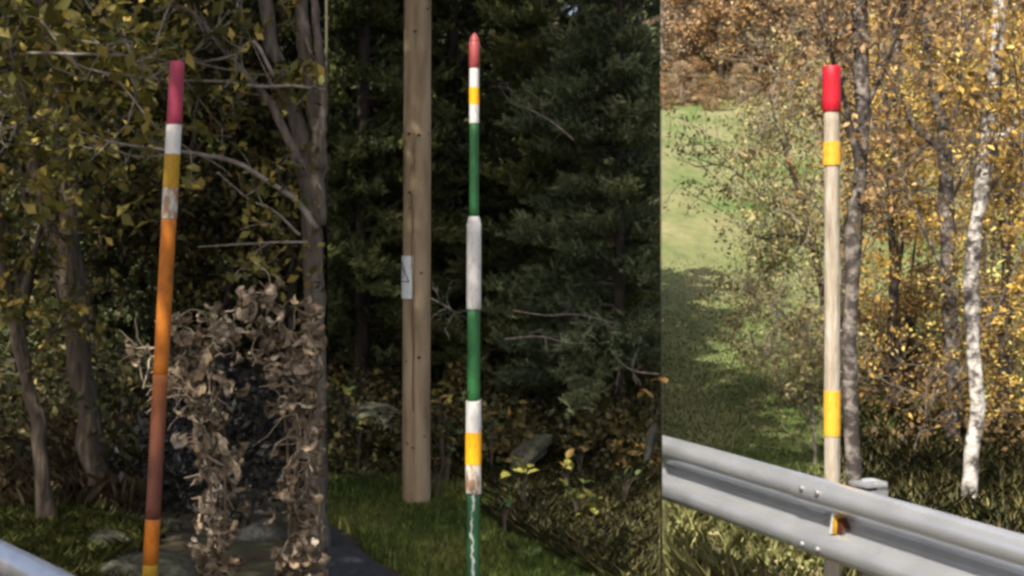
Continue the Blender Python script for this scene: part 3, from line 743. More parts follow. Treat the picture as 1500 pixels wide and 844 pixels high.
def leaf_mesh(name, L, wd, curl, seed, twist=0.0, nx=4, ny=6, rough=1.0):
    """one broad leaf: outline with a point, folded along the midrib and curled"""
    V = []; rr = random.Random(seed)
    for j in range(ny + 1):
        t = j / ny; ww = wd * math.sin(math.pi * min(1, t ** 0.75 * 0.97 + 0.02)) ** 0.8
        for i in range(nx + 1):
            s = (i / nx - 0.5) * 2
            x = s * ww * 0.5; y = t * L; z = abs(s) ** 1.3 * wd * 0.25
            a = curl * t; yy = L / max(curl, 1e-3) * math.sin(a) if abs(curl) > 1e-3 else y; zz = -L / max(curl, 1e-3) * (1 - math.cos(a)) if abs(curl) > 1e-3 else 0
            ct, st = math.cos(twist * t), math.sin(twist * t)
            X = x * ct - z * st; Z = x * st + z * ct
            V.append((X + rr.uniform(-1, 1) * wd * 0.035 * rough, yy + rr.uniform(-1, 1) * L * 0.02 * rough, zz + Z + rr.uniform(-1, 1) * wd * 0.05 * rough))
    Fc = [(j * (nx + 1) + i, j * (nx + 1) + i + 1, (j + 1) * (nx + 1) + i + 1, (j + 1) * (nx + 1) + i) for j in range(ny) for i in range(nx)]
    return mesh_np(name, np.array(V), Fc, smooth=True)
def place_leaf(name, me, mat, parent, loc, rot, sc):
    o = bpy.data.objects.new(name, me); COL.objects.link(o)
    o.parent = parent; o.location = [float(v) for v in np.array(loc) - np.array(parent.location)]; o.rotation_euler = rot; o.scale = (sc, sc, sc)
    if not me.materials: me.materials.append(mat)
    if me.materials[0] is not mat:
        o.material_slots[0].link = 'OBJECT'; o.material_slots[0].material = mat
    return o

GL = [leaf_mesh('leaf', 1.0, 0.62, 0.7 + 0.2 * i, 40 + i) for i in range(4)]
def seedling(px, py, d, n, size, mats, label, spread=0.11):
    c = P(px, py, d); g = float(ground_z(c[0], c[1]))
    root = empty('seedling', (c[0], c[1], g), label, 'plant', 'seedlings on the bank')
    mb = MB()
    for i in range(n):
        a = 2 * math.pi * i / n + random.uniform(-.4, .4); rr = spread * random.uniform(0.15, 1.0)
        tip = np.array((c[0] + rr * math.cos(a), c[1] + rr * math.sin(a) * 0.6, max(g + 0.03, c[2] + random.uniform(-0.07, 0.07))))
        mb.tube(spline([(c[0], c[1], g - 0.01), (c[0] + rr * 0.3 * math.cos(a), c[1], g + (tip[2] - g) * 0.7), tip], 6), np.linspace(0.003, 0.0015, 7), 4, False)
        place_leaf('leaf', GL[i % 4], mats[i % len(mats)], root, tip, (R(random.uniform(25, 75)), R(random.uniform(-25, 25)), a + R(random.uniform(-40, 40))), size * random.uniform(0.7, 1.15))
    mb.build('stem', M['twig_dark'], root)
    return root
YL, OL, GLm = M['yleaf'], M['oleaf'], M['gleaf']
for px, py, d, n, sz, mats, lab in (
    (768, 692, 8.9, 6, 0.10, [YL], 'yellow green seedling below the grey boulder by the snow pole'),
    (845, 722, 8.7, 9, 0.085, [YL, GLm], 'bushy yellow and green seedling low on the bank'),
    (868, 752, 8.4, 5, 0.08, [YL], 'small yellow seedling just below the bushy one on the bank'),
    (830, 682, 9.3, 5, 0.085, [OL, YL], 'ochre leaved seedling just above the bushy seedling'),
    (648, 585, 9.9, 6, 0.09, [OL, YL], 'ochre leaved seedling close beside the utility pole at the wood edge'),
    (640, 672, 9.3, 6, 0.075, [GLm, OL], 'green and ochre seedling at the foot of the utility pole'),
    (655, 640, 9.6, 5, 0.08, [GLm, YL], 'dull green seedling between the utility pole and the snow pole'),
    (720, 618, 9.9, 6, 0.085, [OL, GLm], 'ochre seedling right behind the amber band of the snow pole'),
    (955, 572, 10.0, 4, 0.10, [OL], 'pale ochre seedling high on the bank below a dead branch'),
    (850, 650, 9.8, 5, 0.07, [OL], 'small ochre seedling behind the grey boulder'),
    (525, 625, 10.0, 6, 0.08, [OL, YL], 'ochre seedling beside the flat boulder behind the utility pole'),
    (500, 575, 10.6, 6, 0.09, [YL, GLm], 'yellowish seedling by the flat boulder under the spruces'),
    (740, 735, 8.2, 6, 0.07, [GLm], 'dark green seedling in the grass next to the snow pole'),
    (890, 830, 7.6, 5, 0.08, [OL, GLm], 'ochre seedling at the bottom of the bank'),
    (780, 815, 7.6, 5, 0.075, [GLm], 'dark green seedling at the bottom of the bank'),
    (915, 690, 9.0, 5, 0.075, [GLm, OL], 'mixed green and ochre seedling near the pale stone')):
    seedling(px, py, d, n, sz, mats, lab)

rock('boulder', P(774, 662, 9.9), (0.17, 0.13, 0.085), M['rock_moss'], 2.3, 'tilted grey boulder on the bank beside the snow pole', rotz=0.3, tilt=-0.65)
rock('boulder', P(556, 612, 10.8), (0.25, 0.2, 0.13), M['rock_moss'], 4.1, 'flat grey boulder at the wood edge behind the utility pole', rotz=0.3)
b = P(957, 650, 9.6); rock('boulder', (b[0] - 0.02, b[1], b[2]), (0.035, 0.09, 0.20), M['rock'], 1.4, 'narrow pale upright stone at the end of the bank')
rg = np.random.default_rng(33)
for pts, lab in (
    ([(752, 455, 9.9), (800, 462, 9.7), (850, 461, 9.8), (905, 475, 10.0)], 'long bare grey dead branch above the boulder'),
    ([(740, 497, 9.9), (790, 493, 9.8), (830, 502, 9.8), (872, 503, 10.0)], 'short bare dead branch just under the long one'),
    ([(965, 548, 9.8), (935, 545, 9.7), (915, 536, 9.8), (895, 515, 10.1)], 'curved bare dead branch at the foot of the bluish spruce'),
    ([(840, 205, 10.2), (810, 180, 10.2), (775, 160, 10.5), (740, 148, 10.8)], 'thin bare branch crossing the olive green spruce'),
    ([(630, 437, 10.2), (650, 447, 10.3), (690, 470, 10.6)], 'thin pale dead branch next to the utility pole')):
    pp = spline([P(*q) for q in pts], 14)
    root = empty('dead_branch', pp[0], lab, 'branch')
    mb = MB(); mb.tube(pp, np.linspace(0.006, 0.0022, len(pp)), 6); mb.build('limb', M['twig'], root)
    tw, _ = twig_system([pp], rg, 6, 0.22, 3, 0.10, 0.0025, 0.0014, zone=2, spread=0.8, updir=0.1)
    if tw.n: tw.build('twigs', M['twig'], root)['kind'] = 'stuff'

# ------------------------------------------------------------------ the wood behind the orange pole
def tree(name, label, paths, bark, zone, rng, leaf=None, n1=10, len1=0.8, n2=5, len2=0.35, per=8, size=0.06, crown_r=0.12, extra=None, t0=0.3, group=None, twig=None, cat='tree', r1=0.007, updir=0.35, spread=1.0, droop=0.1, tipfrac=1.0):
    """paths: list of (points, r0, r1); the first one is the trunk"""
    P0 = [(spline(p, 22), a, b) for p, a, b in paths]
    root = empty(name, P0[0][0][0], label, cat, group)
    for i, (pp, a, b) in enumerate(P0):
        rad = np.linspace(a, b, len(pp)) * (1 + 0.07 * rng.normal(size=len(pp)))
        if i == 0: rad[:3] *= np.array((1.5, 1.25, 1.1))
        mb = MB(); mb.tube(pp + rng.normal(size=pp.shape) * 0.12 * rad[:, None], rad, 12 if a > 0.03 else 7)
        mb.build('trunk' if i == 0 else 'branch', (twig or bark) if a < 0.02 else bark, root, smooth=True)
    tw, tips = twig_system([q[0] for q in P0], rng, n1, len1, n2, len2, r1=r1, zone=zone, t0=t0, updir=updir, spread=spread, droop=droop)
    if tw.n: tw.build('twigs', twig or M['twig_dark'], root)['kind'] = 'stuff'
    if tipfrac < 1 and len(tips): tips = tips[rng.random(len(tips)) < tipfrac]
    if leaf is not None:
        cs = tips if extra is None else (np.vstack((tips, extra)) if len(tips) else extra)
        if len(cs):
            C, T = clumps(cs, rng.uniform(0.5, 1.2, len(cs)) * crown_r, per, rng)
            foliage('crown', C, size, leaf, root, zone, rng=rng, tone=T, up=0.4)
    return root

def pt(d, *ps): return [P(x, y, d) for x, y in ps]
def shade_canopy_pts(rng, n, x0, x1, y0, y1, z0, z1):
    return np.column_stack((rng.uniform(x0, x1, n), rng.uniform(y0, y1, n), rng.uniform(z0, z1, n)))

rg = np.random.default_rng(51)
# right-hand grey tree with forked stems and long bare branches
dC = 8.0
g = gp(462, dC)
tree('ash_tree', 'grey forked tree with long bare branches reaching over the orange pole',
     [(np.vstack(([g - np.array((0, 0, 0.1))], pt(dC, (463, 700), (463, 520), (460, 400), (455, 300), (440, 200), (412, 110), (392, 40), (380, -60)))), 0.062, 0.040),
      (pt(dC, (463, 330), (466, 230), (455, 130), (442, 40), (436, -60)), 0.050, 0.035),
      (pt(dC - 0.1, (468, 250), (472, 150), (466, 60), (458, -40)), 0.030, 0.020),
      (pt(dC - 0.25, (445, 260), (422, 205), (398, 155), (362, 112), (325, 70), (290, 28), (262, 10), (225, 18)), 0.028, 0.010),
      (pt(dC - 0.3, (463, 335), (438, 298), (395, 268), (345, 238), (290, 226), (225, 218), (160, 208), (136, 199)), 0.017, 0.007),
      (pt(dC - 0.3, (476, 132), (430, 126), (380, 127), (330, 120), (270, 118), (235, 116)), 0.010, 0.006),
      (pt(dC - 0.3, (400, 110), (372, 62), (345, 80), (300, 90), (268, 93)), 0.011, 0.005),
      (pt(dC - 0.35, (240, 228), (205, 230), (175, 222), (140, 206)), 0.008, 0.004),
      (pt(dC - 0.3, (450, 355), (410, 355), (350, 358), (290, 362)), 0.008, 0.003),
      (pt(dC - 0.3, (440, 345), (400, 308), (365, 292), (318, 252)), 0.008, 0.003)],
     M['bark_grey'], 1, rg, M['leaf_olive'], n1=3, len1=0.45, n2=2, len2=0.2, per=2, size=0.06, crown_r=0.10, t0=0.25, twig=M['twig'], r1=0.004,
     extra=np.array([P(x, y, dC - 0.2 + rg.uniform(-.3, .3)) for x, y in zip(rg.uniform(395, 476, 26), rg.uniform(290, 425, 26))]))
# brown trunk
dA = 9.3
g = gp(150, dA)
tree('alder_tree', 'brown trunked tree leaning behind the orange pole with olive yellow leaves',
     [(np.vstack(([g - np.array((0, 0, 0.15))], pt(dA, (140, 680), (125, 580), (112, 480), (104, 380), (100, 280), (88, 160), (70, 40), (60, -120)))), 0.085, 0.055),
      (pt(dA, (108, 450), (75, 330), (48, 230), (30, 120), (10, -20)), 0.06, 0.03),
      (pt(dA - 1.5, (110, 215), (75, 182), (50, 172), (25, 184), (-10, 196)), 0.009, 0.006),
      (pt(dA - 1.7, (38, 78), (90, 79), (150, 80), (215, 84), (270, 96)), 0.010, 0.005),
      (pt(dA - 1.6, (60, 30), (95, 75), (115, 95), (150, 106), (200, 112), (240, 118)), 0.008, 0.005)],
     M['bark_brown'], 1, rg, M['leaf_olive'], n1=6, len1=0.6, n2=3, len2=0.3, per=4, size=0.10, crown_r=0.15, t0=0.62, tipfrac=0.4, twig=M['twig'],
     extra=np.array([P(x, y, dA - 0.8 + rg.uniform(-.6, .6)) for x, y in zip(np.concatenate((rg.uniform(0, 265, 115), rg.normal(180, 45, 60), rg.normal(80, 40, 30))), np.concatenate((rg.uniform(-10, 150, 115), rg.normal(150, 60, 60), rg.normal(240, 45, 30))))]))
dB = 8.6
g = gp(70, dB)
tree('alder_tree', 'thin twin stemmed brown tree at the wood edge next to the leaning trunk',
     [(np.vstack(([g - np.array((0, 0, 0.1))], pt(dB, (58, 640), (45, 580), (28, 510), (12, 420), (0, 340), (-20, 200)))), 0.045, 0.03),
      (pt(dB, (50, 600), (30, 470), (20, 380), (2, 335)), 0.022, 0.012), (pt(dB, (20, 440), (32, 400), (60, 350), (82, 320)), 0.008, 0.004),
      (pt(dB, (60, 520), (78, 480), (90, 440)), 0.010, 0.005)],
     M['bark_brown'], 1, rg, M['leaf_olive'], n1=6, len1=0.35, n2=3, len2=0.2, per=2, size=0.06, crown_r=0.1, t0=0.2)
# dark wood behind: trees with leafy crowns
for i, (px, d, lab) in enumerate(((30, 12.5, 'dark leafy tree filling the wood behind the twin stemmed tree'), (130, 13.5, 'dark leafy tree behind the leaning brown trunk'), (230, 12.8, 'dark leafy tree right behind the crimson pole top'),
                                  (330, 13.6, 'dark leafy tree behind the bare branches of the ash'), (420, 12.6, 'dark leafy tree behind the forked grey trunk'))):
    g = gp(px, d); n = 120
    ex = np.column_stack((g[0] + rg.normal(0, 0.65, n), d + rg.normal(0, 0.6, n), np.where(rg.random(n) < 0.85, rg.uniform(1.9, 5.0, n), rg.uniform(0.5, 1.9, n))))
    tree('hazel_tree', lab, [([g - np.array((0, 0, 0.1)), g + np.array((0.05, 0, 1.6)), g + np.array((-0.1, 0, 3.4)), g + np.array((0.1, 0, 6))], 0.035, 0.02),
                             ([g + np.array((0, 0, 0.8)), g + np.array((0.35, -.2, 2.2)), g + np.array((0.6, -.3, 4.5))], 0.04, 0.02)],
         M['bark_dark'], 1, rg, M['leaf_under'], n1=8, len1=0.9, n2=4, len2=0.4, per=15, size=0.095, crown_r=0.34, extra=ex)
for i, (px, d) in enumerate(((-20, 16), (80, 16.5), (180, 16), (290, 16.8), (390, 16.2), (465, 15.4), (40, 19), (240, 19.5), (430, 19))):
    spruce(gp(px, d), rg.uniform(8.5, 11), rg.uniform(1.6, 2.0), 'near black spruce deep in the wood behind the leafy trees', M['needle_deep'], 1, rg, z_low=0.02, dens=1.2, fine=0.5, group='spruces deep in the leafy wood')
# unseen tall trees added for shade, rooted beyond the verge, crowns above the frame
def shade_tree(name, base, label, leaf, pts, per, r, size, zone, rng, group=None):
    root = empty(name, base, label, 'tree', group)
    top = pts.mean(axis=0)
    mb = MB(); mb.tube(spline([base - np.array((0, 0, 0.2)), base + np.array((0.05, 0, 2.5)), (base + top) / 2 + np.array((0, 0, 1.0)), top], 16), np.linspace(0.14, 0.05, 17), 10)
    mb.build('trunk', M['bark_brown'], root, smooth=True)
    C, T = clumps(pts, rng.uniform(0.6, 1.2, len(pts)) * r, per, rng)
    foliage('crown', C, size, leaf, root, 0, rng=rng, tone=T)
    return root
rg = np.random.default_rng(77)
for bx, by, x0, x1, y0, y1, z0, z1, n in ((-3.9, 8.6, -6.0, -2.0, 4.6, 9.5, 4.9, 8.5, 170), (-4.6, 3.4, -6.0, -1.75, -1.6, 5.6, 4.9, 7.2, 320), (-4.7, 11.4, -4.5, -1.1, 7.5, 13.0, 4.9, 7.8, 180), (-4.3, 10.0, -1.9, -0.1, 5.8, 10.5, 5.0, 7.4, 150)):
    b = np.array((bx, by, float(ground_z(bx, by))))
    shade_tree('alder_tree', b, 'unseen tall alder added to shade the orange pole verge', M['leaf_olive'], shade_canopy_pts(rg, n, x0, x1, y0, y1, z0, z1), 40, 0.6, 0.16, 0, rg, 'unseen alders added for shade')

# ground cover of the leafy wood
rg = np.random.default_rng(91)
C = scatter(30000, 1, 7.0, 9.6, -0.40, B1, rg); k = (C[:, 0] / C[:, 1] < (190 - 750) / F + 0.02 * np.sin(C[:, 1] * 4)); C = C[k]
blades('grass', C, 0.085, 0.008, M['grass_olive'], rg, zone=1, lean=1.0, label='dull mossy grass below the leaning brown trunk')
C = scatter(4200, 1, 9.0, 13.0, -0.40, (235 - 750) / F, rg); blades('weeds', C, 0.22, 0.006, M['weed_dry'], rg, zone=1, lean=1.2, label='tangled withered weeds on the floor of the leafy wood')
cc = scatter(80, 1, 9.2, 12.0, -0.38, (225 - 750) / F, rg); cc[:, 2] += rg.uniform(0.05, 0.7, len(cc))
C, T = clumps(cc, rg.uniform(0.15, 0.35, len(cc)), 45, rg, 0.8)
o = foliage('undergrowth', C, 0.07, M['litter'], None, 1, rng=rg, tone=T, aspect=0.5); tag(o, 'brown withered undergrowth around the trunks of the leafy wood', 'undergrowth')
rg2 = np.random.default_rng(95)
cc = scatter(120, 1, 8.2, 11.5, (215 - 750) / F, B1, rg2); cc[:, 2] += rg2.uniform(0.0, 0.75, len(cc))  # near-black clumps put in to darken the lit gap between the plants
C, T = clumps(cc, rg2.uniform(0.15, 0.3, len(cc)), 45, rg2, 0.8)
o = foliage('undergrowth', C, 0.06, M['brush'], None, 1, rng=rg2, tone=T, aspect=0.4); tag(o, 'blackish brush put in to darken the gap behind the withered plants', 'undergrowth')
for px, py, d, rr, sd, lab, rz in ((165, 812, 7.9, (0.17, 0.2, 0.11), 3.2, 'mossy grey stone between the guardrail and the orange pole', 0.4), (240, 838, 7.5, (0.24, 0.2, 0.12), 5.5, 'flat mossy slab at the foot of the orange pole', -0.2),
                                   (185, 850, 7.2, (0.15, 0.16, 0.10), 7.7, 'low brownish stone just behind the small guardrail', 0.9), (110, 735, 9.4, (0.16, 0.16, 0.14), 2.9, 'grey stone against the base of the leaning brown trunk', 0.1),
                                   (385, 800, 8.4, (0.20, 0.2, 0.22), 6.4, 'dark bluish rock half hidden behind the withered plants', 0.1)):
    rock('stone', P(px, py, d), rr, M['rock_moss'] if 'bluish' not in lab else M['rock'], sd, lab, cat='stone', rotz=rz)

# ------------------------------------------------------------------ withered plants beside the orange pole
DL = [leaf_mesh('leaf', 1.45, (0.34, 0.6, 0.45, 0.75)[i % 4], 2.0 + 0.42 * i, 60 + i, twist=(-1) ** i * (0.6 + 0.4 * (i % 3)), nx=4, ny=8, rough=2.8) for i in range(8)]
rl = random.Random(5)
def dead_plant(label, d, stems, n, lo=0.04, hi=0.112, spread=30, pale=3, topbias=1.0, weights=None):
    base = P(*stems[0][0], d); base[2] = float(ground_z(base[0], d))
    root = empty('dead_plant', base, label, 'withered plant', 'withered plants by the orange pole')
    paths = []
    for st in stems:
        pp = [P(x, y, d + rl.uniform(-.05, .05)) for x, y in st]; pp[0][2] = min(pp[0][2], base[2] - 0.02)
        pp = spline(pp, 16); paths.append(pp)
        mb = MB(); mb.tube(pp, np.linspace(0.007, 0.003, len(pp)), 7); mb.build('stem', M['dry'][2], root, smooth=True)
    mb = MB()                                              # broken stalks hanging among the leaves
    for _ in range(60):
        pp = paths[rl.randrange(len(paths))]; q = pp[rl.randrange(4, len(pp))]
        wv = wander(q, (rl.uniform(-1, 1), rl.uniform(-1, 0.3), rl.uniform(-0.9, 0.9)), rl.uniform(0.08, 0.22), RNG, 5, 0.7, 0.6)
        if all(in_zone(z_, 1, 0.001) for z_ in wv): mb.tube(wv, np.linspace(0.0032, 0.0015, 6), 4, False)
    mb.build('stalks', M['dry'][3], root)['kind'] = 'stuff'
    for i in range(n):
        pp = paths[rl.choices(range(len(paths)), weights)[0]]; t = rl.random() ** topbias; q = pp[int(t * (len(pp) - 1))]
        px_off = rl.gauss(0, spread) / F * d
        c = q + np.array((px_off, rl.gauss(0, 0.10), rl.uniform(-0.06, 0.06)))
        if c[2] < base[2] + 0.03: continue
        L = rl.uniform(lo, hi)
        if c[0] / c[1] > B1 - L * 0.55 / d: c[0] = (B1 - L * (0.55 + rl.uniform(0, 0.4)) / d) * c[1]
        mat = M['dry'][rl.choice((0, 0, 1, 1, 2, 3))]
        if i < pale: mat = M['dry_pale']; L *= 0.7
        place_leaf('leaf', DL[rl.randrange(8)], mat, root, c, (R(rl.uniform(-150, -20)), R(rl.uniform(-60, 60)), R(rl.uniform(0, 360))), L)
    return root
dead_plant('withered plant with curled brown leaves leaning against the orange pole', 6.45, [[(325, 950), (318, 800), (310, 690), (290, 590), (272, 500), (262, 465)], [(322, 900), (330, 720), (318, 600), (312, 540), (318, 480), (330, 460)], [(318, 850), (300, 640), (255, 560), (215, 515), (190, 505)]], 270, spread=11, pale=8, weights=(0.45, 0.43, 0.12))
dead_plant('tall withered plant with curled brown leaves below the forked grey trunk', 6.7, [[(430, 950), (432, 780), (436, 640), (425, 520), (400, 440), (380, 412)], [(455, 930), (452, 740), (455, 600), (458, 500), (462, 440)], [(466, 950), (468, 740), (464, 560), (468, 470)], [(425, 900), (420, 640), (395, 530), (370, 460), (352, 428)]], 298, spread=10, pale=10)

# ------------------------------------------------------------------ trees of the meadow verge
rg = np.random.default_rng(131)
dD = 8.6; g = gp(1252, dD)
tree('birch_tree', 'dark grey birch trunk standing close behind the timber snow pole',
     [(np.vstack(([g - np.array((0, 0, 0.15))], pt(dD, (1252, 760), (1247, 640), (1244, 540), (1247, 430), (1254, 320), (1262, 200), (1262, 80), (1256, -60)))), 0.044, 0.046),
      (pt(dD, (1258, 250), (1240, 160), (1215, 70), (1190, -30)), 0.020, 0.008), (pt(dD, (1262, 170), (1300, 90), (1330, 0)), 0.018, 0.008)],
     M['birch_grey'], 3, rg, M['leaf_rust'], n1=12, len1=0.6, n2=5, len2=0.3, per=1, size=0.05, crown_r=0.1, t0=0.5)
dE = 9.15; g = gp(1420, dE)
tree('birch_tree', 'white barked birch with a forked stem among golden leaves',
     [(np.vstack(([g - np.array((0, 0, 0.15))], pt(dE, (1421, 690), (1429, 620), (1428, 530), (1424, 440), (1424, 380), (1436, 290), (1448, 200), (1458, 100), (1466, 0), (1470, -80)))), 0.050, 0.042),
      (pt(dE, (1446, 235), (1465, 205), (1485, 180), (1505, 158), (1530, 120)), 0.036, 0.028)],
     M['birch_white'], 3, rg, M['leaf_gold'], n1=12, len1=0.8, n2=5, len2=0.4, per=2, size=0.055, crown_r=0.12, t0=0.35)
dF = 11.8; g = gp(1400, dF)
tree('birch_tree', 'crooked dark birch with spreading limbs between the two pale trunks',
     [(np.vstack(([g - np.array((0, 0, 0.15))], pt(dF, (1398, 640), (1392, 500), (1388, 380), (1384, 230), (1372, 140), (1352, 50), (1340, -60)))), 0.070, 0.05),
      (pt(dF, (1386, 225), (1360, 205), (1335, 178), (1318, 120), (1308, 20), (1300, -40)), 0.030, 0.016),
      (pt(dF, (1360, 210), (1330, 240), (1305, 280), (1290, 300)), 0.014, 0.006), (pt(dF, (1390, 300), (1420, 240), (1440, 170), (1452, 60)), 0.016, 0.008), (pt(dF - .3, (1392, 420), (1350, 330), (1318, 250), (1296, 150), (1290, 60)), 0.016, 0.007), (pt(dF - .4, (1398, 560), (1450, 470), (1485, 400), (1510, 330)), 0.018, 0.008), (pt(dF - .3, (1384, 230), (1410, 120), (1420, 20), (1432, -40)), 0.020, 0.010), (pt(dF - .5, (1330, 690), (1345, 640), (1372, 580), (1400, 540)), 0.010, 0.004)],
     M['birch_grey'], 3, rg, M['leaf_gold'], n1=10, len1=0.9, n2=5, len2=0.4, per=4, size=0.045, crown_r=0.12, t0=0.4, tipfrac=0.6)
# olive bush left of the pole
dG = 12.5; g = gp(1215, dG)
ex = np.array([P(x, y, dG + rg.uniform(-.7, .7)) for x, y in zip(np.concatenate((rg.normal(1120, 45, 70), rg.normal(1065, 22, 22), rg.normal(1160, 35, 40))), np.concatenate((rg.normal(270, 75, 70), rg.normal(285, 55, 22), rg.normal(190, 60, 40))))])
tree('willow_tree', 'small olive leaved tree spreading over the meadow beside the snow pole',
     [(np.vstack(([g - np.array((0, 0, 0.1))], pt(dG, (1212, 560), (1206, 440), (1190, 340), (1165, 270), (1140, 190), (1125, 130)))), 0.035, 0.008),
      (pt(dG, (1206, 430), (1185, 360), (1150, 345), (1120, 350), (1080, 330)), 0.026, 0.007), (pt(dG, (1200, 400), (1170, 280), (1150, 200), (1170, 110)), 0.016, 0.006),
      (pt(dG, (1192, 350), (1130, 300), (1075, 250), (1040, 240)), 0.013, 0.005), (pt(dG, (1204, 520), (1160, 470), (1120, 440), (1085, 420)), 0.012, 0.005)],
     M['bark_dark'], 3, rg, M['leaf_bush'], n1=18, len1=0.6, n2=6, len2=0.35, per=6, size=0.042, crown_r=0.16, extra=ex, t0=0.15, tipfrac=0.55, twig=M['twig'], r1=0.006)
dG2 = 11.0; g = gp(1195, dG2)
tree('hawthorn_bush', 'nearly bare grey twiggy bush against the shaded meadow by the pole',
     [(np.vstack(([g - np.array((0, 0, 0.05))], pt(dG2, (1190, 600), (1175, 540), (1150, 490), (1125, 440)))), 0.014, 0.004), (pt(dG2, (1192, 610), (1180, 520), (1185, 450), (1170, 400)), 0.012, 0.004), (pt(dG2, (1192, 620), (1150, 570), (1130, 530), (1110, 500)), 0.010, 0.003)],
     M['twig'], 3, rg, M['leaf_bush'], n1=18, len1=0.35, n2=6, len2=0.22, per=1, size=0.035, crown_r=0.07, t0=0.1, twig=M['twig'], r1=0.004, cat='bush')
# golden and rusty trees filling the right
def clump_tree(px, d, spots, leaf, label, n_each=40, size=0.06, r=0.2, stems=3, per=10, bark='bark_dark', spread=(35, 45), name='autumn_tree', n1=15, len1=0.8, tipfrac=0.14):
    g = gp(px, d); root_paths = []
    for i in range(stems):
        x2, y2 = spots[i % len(spots)]
        root_paths.append(([g - np.array((0, 0, 0.1)), P(px + rg.uniform(-10, 10), 560, d), P((px + x2) / 2, (500 + y2) / 2, d + rg.uniform(-.2, .2)), P(x2, y2, d + rg.uniform(-.3, .3)), P(x2 + rg.uniform(-40, 40), y2 - 160, d)], 0.035 if i else 0.055, 0.008))
    ex = np.concatenate([np.array([P(x, y, d + rg.normal(0, 0.5)) for x, y in zip(rg.normal(sx, spread[0], n_each), rg.normal(sy, spread[1], n_each))]) for sx, sy in spots])
    return tree(name, label, root_paths, M[bark], 3, rg, leaf, n1=n1, len1=len1, n2=6, len2=0.4, per=per, size=size, crown_r=r, extra=ex, t0=0.2, spread=1.1, twig=M['twig_dark'], tipfrac=tipfrac)
clump_tree(1310, 13.0, [(1310, 150), (1300, 230), (1320, 320), (1290, 400)], M['leaf_gold'], 'bright golden leaved tree between the dark birch trunk and the crooked birch', n_each=19, size=0.043, r=0.22, per=32)
clump_tree(1470, 12.6, [(1485, 60), (1490, 300), (1470, 380), (1480, 480), (1490, 580)], M['leaf_gold'], 'golden tree standing behind the white barked birch', n_each=19, size=0.043, r=0.22, per=32)
clump_tree(1335, 14.0, [(1330, 450), (1350, 540), (1300, 520), (1380, 430), (1310, 620), (1360, 640)], M['leaf_rust'], 'rusty brown shrub below the crooked birch', n_each=15, size=0.043, r=0.2, per=24, name='autumn_shrub')
clump_tree(1450, 15.0, [(1420, 120), (1400, 60), (1460, 200), (1400, 330), (1430, 520), (1470, 640)], M['leaf_rust'], 'brownish tree farther behind the white barked birch', n_each=13, size=0.050, r=0.25, per=24)
clump_tree(1230, 15.5, [(1200, 60), (1250, 40), (1290, 60), (1230, 140), (1160, 40)], M['leaf_rust'], 'thin brown tree showing above the red pole top', n_each=9, size=0.07, r=0.2, per=6, n1=18)
# thicket on the ground behind the rail
rg = np.random.default_rng(151)
C = scatter(9000, 3, 6.6, 13.0, (1222 - 750) / F, 0.40, rg); C = C[C[:, 0] > p3[0] + u3[0] * (C[:, 1] - p3[1]) / u3[1] + 0.15]; blades('weeds', C, 0.14, 0.007, M['litter'], rg, zone=3, lean=1.0, label='dark brown withered weeds around the birch trunks')
cc = scatter(90, 3, 11.0, 17.0, (1255 - 750) / F, 0.40, rg); cc[:, 2] += rg.uniform(0.0, 0.5, len(cc))
C, T = clumps(cc, rg.uniform(0.15, 0.35, len(cc)), 40, rg, 0.7)
o = foliage('undergrowth', C, 0.06, M['leaf_rust'], None, 3, rng=rg, tone=T); tag(o, 'rusty undergrowth at the foot of the birches', 'undergrowth')
# sunlit weeds seen under the rail
C = scatter(9000, 3, 6.3, 9.5, B2, 0.40, rg)
railx = p3[0] + u3[0] * (C[:, 1] - p3[1]) / u3[1]; k = (C[:, 0] > railx + 0.12) & (C[:, 0] / C[:, 1] < (1228 - 750) / F + 0.01 * np.sin(C[:, 1] * 9)); C = C[k]
blades('weeds', C, 0.20, 0.012, M['weed'], rg, zone=3, lean=0.9, label='yellow green sunlit weeds behind the bottom of the guardrail')
cc = C[rg.choice(len(C), 150)] + np.column_stack((np.zeros((150, 2)), rg.uniform(0.02, 0.2, 150)))
C2, T = clumps(cc, rg.uniform(0.06, 0.14, 150), 18, rg, 0.8)
o = foliage('weed_leaves', C2, 0.032, M['weed'], None, 3, rng=rg, tone=T); tag(o, 'small yellowish weed leaves below the guardrail', 'weeds')
# meadow grass
C = scatter(38000, 3, 9.6, 22.0, B2, 0.30, rg)
k = rg.random(len(C)) < np.clip((22.5 - C[:, 1]) / 9, 0, 1); C = C[k]
tn = np.clip(0.55 + 0.25 * np.sin(C[:, 0] * 1.1 + C[:, 1] * 0.6) * np.sin(C[:, 1] * 1.5) + rg.normal(0, 0.2, len(C)), 0, 1)
blades('meadow_grass', C, 0.028, 0.014, M['meadow_blade'], rg, zone=3, lean=0.7, tone=tn, label='short yellowish grass covering the sloping meadow')

